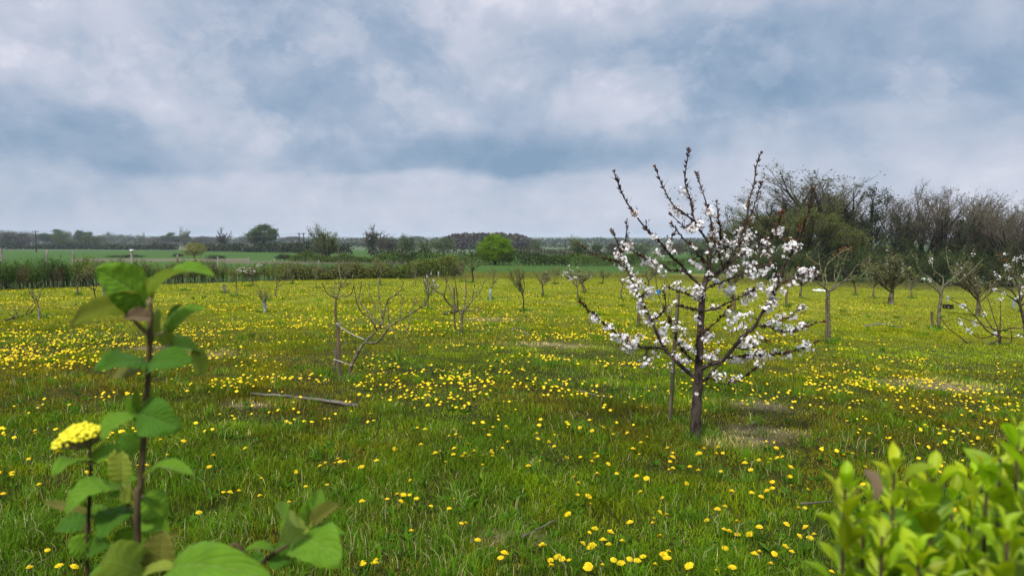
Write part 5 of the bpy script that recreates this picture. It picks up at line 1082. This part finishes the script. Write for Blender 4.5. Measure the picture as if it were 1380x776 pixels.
    ph = (1 + 5 ** .5) / 2; iv = nrm(np.array([(-1, ph, 0), (1, ph, 0), (-1, -ph, 0), (1, -ph, 0), (0, -1, ph), (0, 1, ph), (0, -1, -ph), (0, 1, -ph), (ph, 0, -1), (ph, 0, 1), (-ph, 0, -1), (-ph, 0, 1)], float)); it = np.array([(0, 11, 5), (0, 5, 1), (0, 1, 7), (0, 7, 10), (0, 10, 11), (1, 5, 9), (5, 11, 4), (11, 10, 2), (10, 7, 6), (7, 1, 8), (3, 9, 4), (3, 4, 2), (3, 2, 6), (3, 6, 8), (3, 8, 9), (4, 9, 5), (2, 4, 11), (6, 2, 10), (8, 6, 7), (9, 8, 1)])
    for q in range(n):
        r_ = math.sqrt((q + .5) / n); a_ = q * 2.399963; x = r_ * math.cos(a_) * .026; y = r_ * math.sin(a_) * .022; z = .012 * (1 - r_ * r_) * 1.25 + x * .24 + rng.uniform(-.0022, .0022); p = c + [x, y, z]; s = rng.uniform(.0020, .0031)
        A.add(p + iv * s * [1, 1, .85], T=it)
        if q % 2 == 0: m_ = hub + (p - hub) * .55 + [0, 0, -.003]; St.add(*tubes(np.array([[hub, m_, p - [0, 0, .001]]]), np.array([[.0011, .0008, .0005]]), 5))
    A.build('buds', MA['bud'], cl, True, shift=g); St.build('stalks', MA['vstem_young'], cl, True, shift=g)
build_wayfaring()

def build_right_bush():
    rng = np.random.default_rng(55); g = np.array([.44, .72, 0.]); g[2] = hgt(g[0], g[1])
    root = empty('evergreen_bush', g, label='bright lime green leafy bush out of focus in the bottom right corner', cat='bush')
    lm = [mat_attr('bush_leaf', .5, .42, .3)]
    tips = [(1140, 628, .62), (1165, 668, .66), (1206, 606, .62), (1190, 690, .6), (1232, 640, .7), (1258, 616, .62), (1285, 650, .66), (1332, 606, .60), (1308, 680, .58), (1350, 588, .66), (1374, 545, .6), (1395, 600, .58), (1240, 712, .56), (1190, 730, .62), (1360, 680, .56), (1420, 570, .62), (1280, 740, .54), (1158, 705, .68), (1335, 645, .72), (1212, 660, .74), (1386, 650, .74), (1310, 618, .76), (1175, 640, .78), (1262, 690, .8)]
    for k, (u, v, d) in enumerate(tips):
        T = AT(u, v, d); b = np.array([g[0] + rng.uniform(-.07, .1), g[1] + rng.uniform(-.05, .05), g[2] - .03]); mid = np.array([T[0] * .97 + g[0] * .03, T[1], T[2] - .33]); P = spline(np.array([b, (b + mid) / 2 + [.02, 0, .05], mid, T - [0, 0, .15], T - [0, 0, .02]]), 34); r = np.linspace(.0040, .0012, 34)
        A = Acc(); A.add(*tubes((P - g)[None], r[None], 7)); sh = A.build('shoot', MA['vstem'], root, True)
        L = Acc(); cum = np.concatenate([[0], np.cumsum(np.linalg.norm(np.diff(P, axis=0), axis=1))]); tot = cum[-1]; s = tot; a0 = rng.uniform(0, 6); j = 0
        while s > tot - .62:
            p = np.array([np.interp(s, cum, P[:, i]) for i in range(3)]); young = math.exp(-(tot - s) / .07)
            for h in (0, 1):
                az = a0 + j * 1.57 + h * np.pi + rng.uniform(-.3, .3); up = 1.1 * young + .55 + rng.uniform(-.15, .25); dv = nrm(np.array([math.cos(az), math.sin(az), up])); ln = (.034 + .010 * (1 - young)) * rng.uniform(.6, 1.3) * (1 - .35 * math.exp(-(tot - s) / .006)); nn = np.array([-math.cos(az) * up, -math.sin(az) * up, 1.0])
                V, Q, uv = leaf_geo(p + dv * .003, p + dv * ln, nn, ln * rng.uniform(.36, .5), rng.uniform(.1, .4), rng.uniform(-.1, .25), rng.uniform(-.02, .1), rng.uniform(-.8, .8), 8, 5, 'spat'); c = np.array([.34, .46, .008]) * young + np.array([.13, .25, .008]) * (1 - young); c = c * rng.uniform(.65, 1.3) * np.array([rng.uniform(.85, 1.25), 1, 1]); L.add(V, Q, C=c)
            s -= rng.uniform(.011, .019); j += 1
        L.build('leaves', lm[0], sh, True, shift=g)
    o = [h for h in bpy.data.objects if h.parent == root][0]
    T = AT(1168, 632, .60); V, Q, uv = leaf_geo(T, T + [.004, -.01, -.022], (.5, -1, .3), .016, .3, .1, .05, 0, 9, 5); w = mesh('withered_leaf', V - g, Q, None, LM['b'], uv=uv, smooth=True, parent=root); w['label'] = 'small brown withered leaf on the green bush'
build_right_bush()

# ------------------------------------------------------------------ grass, weeds, dandelions
def build_grass():
    rng = np.random.default_rng(1); VV, QQ, TT, CC = [], [], [], []; off = 0
    for r0, r1, dens, w, hs in ((2.2, 7, 6000, .0042, 1.05), (7, 13, 3300, .0052, 1.0), (13, 24, 1150, .0085, 1.05), (24, 62, 210, .019, 1.1)):
        n = int(R(84) / 2 * (r1 ** 2 - r0 ** 2) * dens * 1.0) if r1 < 60 else 330000
        r = np.sqrt(rng.uniform(r0 ** 2, r1 ** 2, n)) if r1 < 60 else rng.uniform(r0, r1, n); a = rng.uniform(-R(42), R(42), n); x = r * np.sin(a); y = r * np.cos(a)
        k = orchard_mask(x, y); br = bare(x, y); k &= rng.random(n) > br * .45
        tuft = fbm(x, y, .42, 31, 2); dens_n = fbm(x, y, 1.1, 41, 2); k &= rng.random(n) < .55 + .9 * (dens_n - .25); x = x[k]; y = y[k]; br = br[k]; tuft = tuft[k]; n = len(x)
        big = fbm(x, y, 2.6, 51, 3); md = fbm(x, y, .8, 61, 3); lush = sstep(.52, .72, fbm(x, y, 1.5, 71, 3))
        h = (.016 + .10 * tuft ** 2 + .06 * lush * tuft) * rng.uniform(.5, 1.3, n) * hs * .86; u, v, d = to_px(np.stack([x, y, 0 * x], -1))
        az = rng.uniform(0, 2 * np.pi, n); lean = rng.uniform(.1, 1.1, n) ** 1.2 * h; fx = np.cos(az); fy = np.sin(az); wa = rng.uniform(0, np.pi, n); wx = np.cos(wa) * w * .5; wy = np.sin(wa) * w * .5
        wx *= rng.uniform(.6, 1.3, n); z = hgt(x, y) - .005
        B = np.stack([x, y, z], -1); Wv = np.stack([wx, wy, 0 * wx], -1); Mx = B + np.stack([fx * lean * .3, fy * lean * .3, h * .58], -1); Tp = B + np.stack([fx * lean, fy * lean, h * rng.uniform(.75, 1.0, n)], -1)
        V = np.stack([B - Wv, B + Wv, Mx - Wv * .8, Mx + Wv * .8, Tp], 1).reshape(-1, 3); ix = off + np.arange(n)[:, None] * 5
        QQ.append(ix + np.array([0, 1, 3, 2])); TT.append(ix + np.array([2, 3, 4])); off += n * 5; VV.append(V.astype(np.float32))
        fresh = np.array([.165, .245, .005]); olive = np.array([.200, .185, .006]); dark = np.array([.060, .125, .008]); yel = np.array([.27, .30, .006]); straw = np.array([.56, .48, .18]); rust = np.array([.15, .095, .012])
        m1 = sstep(.44, .68, big)[:, None]; m2 = sstep(.45, .7, md)[:, None]; c = olive * (1 - m1) + fresh * m1; c = c * (1 - lush[:, None] * .6) + dark * lush[:, None] * .6; c = c * (1 - m2 * .45) + rust * m2 * .45 * (1 - m1) + fresh * m2 * .45 * m1
        gp = G(1260, 477); bright = np.exp(-((x - gp[0]) / 3.2) ** 2 - ((y - gp[1]) / .9) ** 2)[:, None]; gp = G(1190, 520); bright = np.maximum(bright, .6 * np.exp(-((x - gp[0]) / 1.2) ** 2 - ((y - gp[1]) / .5) ** 2)[:, None]); c = c * (1 - bright) + np.array([.19, .36, .006]) * bright
        fm = (sstep(8.0, 17, d) * (.35 + .55 * fbm(x, y, 4, 81, 2)))[:, None]; c = c * (1 - fm) + yel * fm
        st = rng.random(n) < (.022 + .6 * br + .06 * sstep(.55, .75, fbm(x, y, 1.9, 91, 3))); c[st] = straw * rng.uniform(.6, 1.1, (st.sum(), 1))
        nr_ = (1 - sstep(6, 12, d))[:, None]; c = c * 1.16 * (1 - .14 * nr_) * rng.uniform(.22, 1.75, (n, 1)) * (.55 + .8 * fbm(x, y, .45, 95, 2))[:, None]; CC.append(np.repeat(c, 5, 0).astype(np.float32))
    o = mesh('grass', np.concatenate(VV), np.concatenate(QQ), np.concatenate(TT), MA['grass'], np.concatenate(CC)); tag(o, 'short rough orchard grass over the whole meadow', 'grass', kind='stuff')
    # broad leaved rosettes and coarse tufts
    n = 900; u = rng.uniform(-60, 1440, n); v = 392 + (790 - 392) * rng.uniform(0, 1, n) ** 1.1; g = GV(u, v); k = orchard_mask(g[:, 0], g[:, 1]) & (fbm(g[:, 0], g[:, 1], 1.2, 5) > .42); g = g[k]; n = len(g)
    L = 9; P = np.repeat(g, L, 0); az = rng.uniform(0, 2 * np.pi, n * L); D = np.stack([np.cos(az), np.sin(az), rng.uniform(.15, .9, n * L)], -1); V, Q, C = leaves(P + [0, 0, .01], .062, rng, vary((.065, .14, .012), n * L, rng, .35), .34, D=D, spread=.05)
    o = mesh('weeds', V, Q, None, MA['grass'], C); tag(o, 'low broad leaved weeds and dandelion leaves in the grass', 'weeds', kind='stuff')
    # coarse taller tufts
    T = 900; u = rng.uniform(-60, 1440, T); v = 400 + 390 * rng.uniform(0, 1, T) ** .9; g = GV(u, v); ex = np.array([G(*q) for q in ((925, 590), (950, 588), (958, 592), (1127, 462), (1120, 464), (478, 512), (914, 577), (465, 514), (1262, 446), (640, 452), (655, 450))]); fb = np.array(FEET); fb = np.concatenate([fb + rng.normal(size=fb.shape) * [.10, .08, 0] for _ in range(4)]); g = np.concatenate([g, ex, ex + [.05, .03, 0], fb])
    per = 46; P = np.repeat(g, per, 0); sp = np.repeat(rng.uniform(.03, .10, (len(g), 1)), per, 0); P = P + rng.normal(size=P.shape) * sp * [1, 1, 0]; P[:, 2] = hgt(P[:, 0], P[:, 1]) - .005; n = len(P); hh = np.repeat(rng.uniform(.07, .15, len(g)), per) * rng.uniform(.5, 1.2, n); az = rng.uniform(0, 6.28, n); ln = hh * rng.uniform(.2, .9, n); F = np.stack([np.cos(az) * ln, np.sin(az) * ln, 0 * az], -1); dd = np.hypot(P[:, 0], P[:, 1]); w = (.0024 + .00035 * dd)[:, None] * .5
    wa = rng.uniform(0, 3.14, n); Wv = np.stack([np.cos(wa), np.sin(wa), 0 * wa], -1) * w; M_ = P + F * .3; M_[:, 2] += hh * .65; E_ = P + F; E_[:, 2] += hh * .9
    V = np.stack([P - Wv, P + Wv, M_ - Wv * .8, M_ + Wv * .8, E_], 1).reshape(-1, 3); ix = np.arange(n)[:, None] * 5; cc = np.repeat(vary((.10, .20, .010), len(g), rng, .35), per, 0) * rng.uniform(.7, 1.3, (n, 1)); s = rng.random(n) < .08; cc[s] = (.45, .40, .2)
    o = mesh('grass_tufts', V, ix + np.array([0, 1, 3, 2]), ix + np.array([2, 3, 4]), MA['grass'], np.repeat(cc, 5, 0)); tag(o, 'coarser taller grass tufts dotted over the meadow', 'grass', kind='stuff')
    # rough straw coloured strip at the orchard edge
    n = 50000; u = rng.uniform(560, 1420, n); vo = np.interp(u, *VO); v = vo + rng.normal(size=n) * 2.2 - 1; g = GV(u, v); d = to_px(g)[2]; h = rng.uniform(.04, .20, n) * (.4 + 1.2 * fbm(g[:, 0], g[:, 1], 3, 7)); az = rng.uniform(0, 6.28, n); F = np.stack([np.cos(az) * h * .4, np.sin(az) * h * .4, h], -1); Wv = np.stack([np.full(n, .012), 0 * h, 0 * h], -1)
    V = np.stack([g - Wv, g + Wv, g + F], 1).reshape(-1, 3); c = np.where(rng.random((n, 1)) < .55, np.array([.24, .19, .06]), np.array([.10, .17, .015])) * rng.uniform(.6, 1.3, (n, 1))
    o = mesh('rough_grass', V, None, np.arange(n * 3).reshape(n, 3), MA['grass'], np.repeat(c, 3, 0)); tag(o, 'rough straw coloured grass strip along the back edge of the orchard', 'grass', kind='stuff')
build_grass()

def dandelion_arrays(P, size, tilt, rng, rings=3, seg=10, stem=True):
    """domed many petalled heads; P is the head position"""
    n = len(P); th = np.arange(seg) / seg * 2 * np.pi; N_ = nrm(np.concatenate([tilt, np.ones((n, 1))], 1)); a = nrm(np.cross(N_, [0, 1, .01])); b = np.cross(N_, a); Vs = [P + N_ * (size * .26)[:, None]]
    prof = [(.36, .25), (.75, .17), (1.0, .05)][-rings:]
    for j, (r, z) in enumerate(prof):
        zig = 1 + .12 * (-1) ** np.arange(seg) * (j == len(prof) - 1); jit = rng.uniform(.92, 1.08, (n, seg))
        rr = (size / 2)[:, None] * r * zig * jit
        Vs += [P + a * (rr[:, k] * math.cos(th[k]))[:, None] + b * (rr[:, k] * math.sin(th[k]))[:, None] + N_ * (size * z * rng.uniform(.8, 1.2, n))[:, None] for k in range(seg)]
    Vs.append(P - N_ * (size * .20)[:, None]); V = np.stack(Vs, 1); m_ = V.shape[1]; T = []; Q = []
    for k in range(seg):
        k2 = (k + 1) % seg; T.append((0, 1 + k, 1 + k2))
        for j in range(rings - 1): Q.append((1 + j * seg + k, 1 + (j + 1) * seg + k, 1 + (j + 1) * seg + k2, 1 + j * seg + k2))
        T.append((m_ - 1, 1 + (rings - 1) * seg + k2, 1 + (rings - 1) * seg + k))
    o = np.arange(n)[:, None, None] * m_; return V, (o + np.array(Q)).reshape(-1, 4) if Q else None, (o + np.array(T)).reshape(-1, 3), m_
def build_dandelions():
    rng = np.random.default_rng(12)
    z = 3.2875; hand = [(380 + x / z, 540 + y / z) for x, y in [(55,78),(20,90),(38,97),(98,88),(132,90),(190,73),(210,72),(237,50),(391,48),(380,86),(407,78),(500,208),(655,194),(600,112),(634,124),(616,190),(740,156),(762,126),(770,150),(792,165),(822,190),(890,102),(898,132),(922,138),(935,123),(917,154),(850,104),(993,120),(1000,133),(957,75),(960,90),(977,205),(1002,183),(1146,88),(1140,112),(1130,152),(1134,172),(1183,185),(1208,204),(1262,252),(1258,96),(1268,104),(1265,116),(1142,266),(1092,286),(1294,334),(699,217),(680,231),(763,205),(760,235),(800,240),(812,226),(832,243),(851,222),(887,238),(906,236),(929,216),(932,228),(932,240),(724,272),(889,283),(62,316),(193,271),(231,275),(248,255),(258,269),(278,262),(170,287),(420,264),(352,295),(569,354),(467,432),(511,413),(538,413),(566,412),(595,427),(527,440),(763,431),(660,459),(741,469),(355,443),(795,536),(812,540),(573,574),(867,618),(1268,496),(1156,640),(361,740),(411,732),(417,713),(985,680),(970,703),(1190,713),(1223,697),(1243,710),(1273,716),(1194,740),(105,377),(200,370),(30,445)]]
    hand += [(700 + x / z, 540 + y / z) for x, y in [(95,88),(88,112),(77,152),(82,172),(132,185),(154,204),(155,153),(210,252),(270,251),(321,270),(335,238),(347,250),(330,256),(210,96),(218,105),(268,118),(310,87),(322,132),(372,116),(416,147),(478,142),(505,107),(431,96),(539,187),(503,217),(566,160),(656,210),(680,232),(678,254),(531,243),(393,281),(344,320),(241,335),(261,360),(41,286),(257,408),(305,418),(314,452),(216,496),(431,320),(520,333),(563,342),(537,399),(634,426),(665,311),(680,301),(740,366),(755,293),(817,214),(797,235),(783,241),(871,238),(901,236),(893,317),(881,207),(793,312),(667,272),(1000,262),(999,283),(1060,267),(1094,183),(1128,187),(1138,213),(1112,268),(1104,281),(1143,258),(1165,254),(1227,233),(1202,304),(1199,346),(1204,386),(1121,366),(1120,394),(1097,407),(1070,430),(1028,413),(945,418),(940,405),(910,468),(877,484),(1025,312),(1276,408),(621,491),(653,508),(491,534),(592,524),(590,540),(966,542),(1063,568),(1020,598),(967,598),(905,578),(928,585),(1182,558),(1268,575),(1239,612),(1305,606),(1287,623),(1237,493),(1265,487),(623,608),(310,578),(335,564),(403,578),(371,618),(396,640),(279,634),(315,652),(455,618),(325,640),(138,712),(170,697),(190,711),(221,716),(141,739),(297,762),(306,745),(368,739),(416,720),(450,729),(487,717),(522,722),(548,700),(600,739),(654,713),(659,673),(640,690),(753,752),(910,662),(1041,691),(1063,681),(1128,685),(1178,654),(1206,680),(1112,740),(943,757),(870,770),(832,530),(103,638)]]
    hand += [(20 + a, b) for a, b in [(-4, 637), (-4, 640), (33, 652), (20, 768), (80, 767), (60, 766)]] + [(64, 745), (140, 540), (301, 662), (350, 667), (310, 663), (282, 628), (322, 660), (352, 645), (268, 690), (398, 636), (490, 763)]
    uv = [hand]
    # scattered heads: clumps with a density that follows the meadow as seen
    def dens(u, v):
        d = np.interp(v, [372, 380, 390, 402, 418, 440, 470, 500, 540, 580, 620, 680, 780], [3.0, 9.5, 9.0, 6.0, 3.4, 2.6, 2.0, 1.2, .36, .16, .07, .04, .03])
        d = d * np.where((v > 500) & (u > 1060), 1.9, 1) * np.where((v > 440) & (v < 520) & (u > 740), 1.5, 1) * np.where((u < 420) & (v > 480) & (v < 570), 1.4, 1)
        d = d * np.where((u > 1080) & (v > 428), .45 if False else 1, 1)
        d = np.where((u > 1090) & (u < 1250) & (v > 404) & (v < 419), 7.5, d); d = np.where((u > 1080) & (v > 419) & (v < 470), d * .35, d); d = np.where((u > 1080) & (v < 404), d * .12, d); d = np.where((u > 1250) & (v < 419), d * .4, d)
        d = np.where((u > 680) & (u < 860) & (v > 390) & (v < 402), d * 2.2, d); d = np.where((u > 560) & (v < 386), d * .45, d)
        return d
    n = 130000; u = rng.uniform(-120, 1500, n); v = 372 + 410 * rng.uniform(0, 1, n); g = GV(u, v); x, y = g[:, 0], g[:, 1]
    cl = .55 * fbm(x / 3.2, y, 2.2, 17, 3) + .45 * fbm(x, y, 1.3, 19, 2); c2 = vnoise(x, y, .35, 77); k = orchard_mask(x, y) & (rng.random(n) * 13.5 < dens(u, v) * np.clip((cl - .43) * 8.5, .04, 2.1) * (.35 + 1.3 * (c2 > .5)))
    k &= ~((v > 555) & (u > 375) & (u < 1100)); k &= ~((v > 640) & (u < 400) & (rng.random(n) < .5)); g = g[k]; Pa = np.concatenate([GV(np.array([h[0] for h in hand]), np.array([h[1] for h in hand])), g]); nh = len(hand)
    hd = rng.uniform(.035, .085, len(Pa)) + .03 * sstep(12, 25, np.hypot(Pa[:, 0], Pa[:, 1])); Pa[:, 2] = hgt(Pa[:, 0], Pa[:, 1]); dist = np.hypot(Pa[:, 0], Pa[:, 1]); order = np.argsort(dist); near = order[:300]; far = order[300:]
    # heads sit above the ground, so move the near ones back towards the sight line
    Pa[:, :2] *= (1 - hd / CAMZ * .9)[:, None]; Pa[:, 2] = hgt(Pa[:, 0], Pa[:, 1])
    def proto(seed):
        r = np.random.default_rng(seed); root = bpy.data.objects.new('dandelion', None); COL.objects.link(root); A = Acc()
        # rays in three whorls over a dome
        for q, (cnt, rad, z0, z1) in enumerate(((22, .021, .000, .006), (18, .017, .004, .011), (13, .011, .008, .015), (8, .006, .011, .017))):
            for k in range(cnt):
                t = 2 * np.pi * (k + r.uniform(-.3, .3)) / cnt; c, s = math.cos(t), math.sin(t); w = .0026; l = rad * r.uniform(.88, 1.08); sd_ = np.array([-s, c, 0]) * w; p = np.array([c * .002, s * .002, z0 + .002]); m_ = np.array([c * l * .6, s * l * .6, (z0 + z1) / 2 + .003]); e = np.array([c * l, s * l, z1 * .8])
                A.add([p - sd_ * .4, p + sd_ * .4, m_ + sd_, m_ - sd_, e + sd_ * .8, e - sd_ * .8], [(0, 1, 2, 3), (3, 2, 4, 5)], C=np.array([.86, .62, .008]) * (r.uniform(.85, 1.08) * (.92 + .03 * q)) * np.array([1, 1 - .05 * (q == 3), 1]))
        hdm = A.build('flower_head', MA['dandelion'], root)
        A = Acc(); A.add(*tubes(np.array([[(0, 0, -.10), (.003, 0, -.05), (0, 0, -.006), (0, 0, .003)]]), np.array([[.0017, .0017, .0025, .008]]), 6)); A.build('stalk', MA['dstem'], root); return root
    pr = [proto(s) for s in (1, 2, 3)]; names = []
    for j, i in enumerate(near):
        p = pr[j % 3]; loc = Pa[i] + [0, 0, hd[i]]; s = rng.uniform(.6, 1.18); k = dict(label='yellow dandelion in flower in the short orchard grass near the viewer', cat='dandelion', group='dandelions in the near grass')
        if j < 3: o = p; tag(o, **k)
        else: o = copy_thing(p, (0, 0, 0), **k)
        o.location = tuple(map(float, loc)); o.scale = (s, s, s); o.rotation_euler = (rng.uniform(-.1, .6), rng.uniform(-.3, .3), rng.uniform(0, 6))
    P = Pa[far] + np.stack([0 * far, 0 * far, hd[far]], -1); n = len(P); size = rng.uniform(.018, .042, n); tilt = rng.normal(size=(n, 2)) * .25; tilt[:, 1] -= .3
    V, Q, T, m_ = dandelion_arrays(P, size, tilt, rng, 2, 8); C = np.repeat(vary((.86, .62, .008), n, rng, .12, .03), m_, 0)
    o = mesh('dandelion_carpet', V.reshape(-1, 3), Q, T, MA['dandelion'], np.minimum(C, .95)); tag(o, 'countless yellow dandelion heads spread over the farther grass', 'dandelions', kind='stuff')
    print('dandelions', len(Pa))
build_dandelions()
bpy.context.view_layer.update()
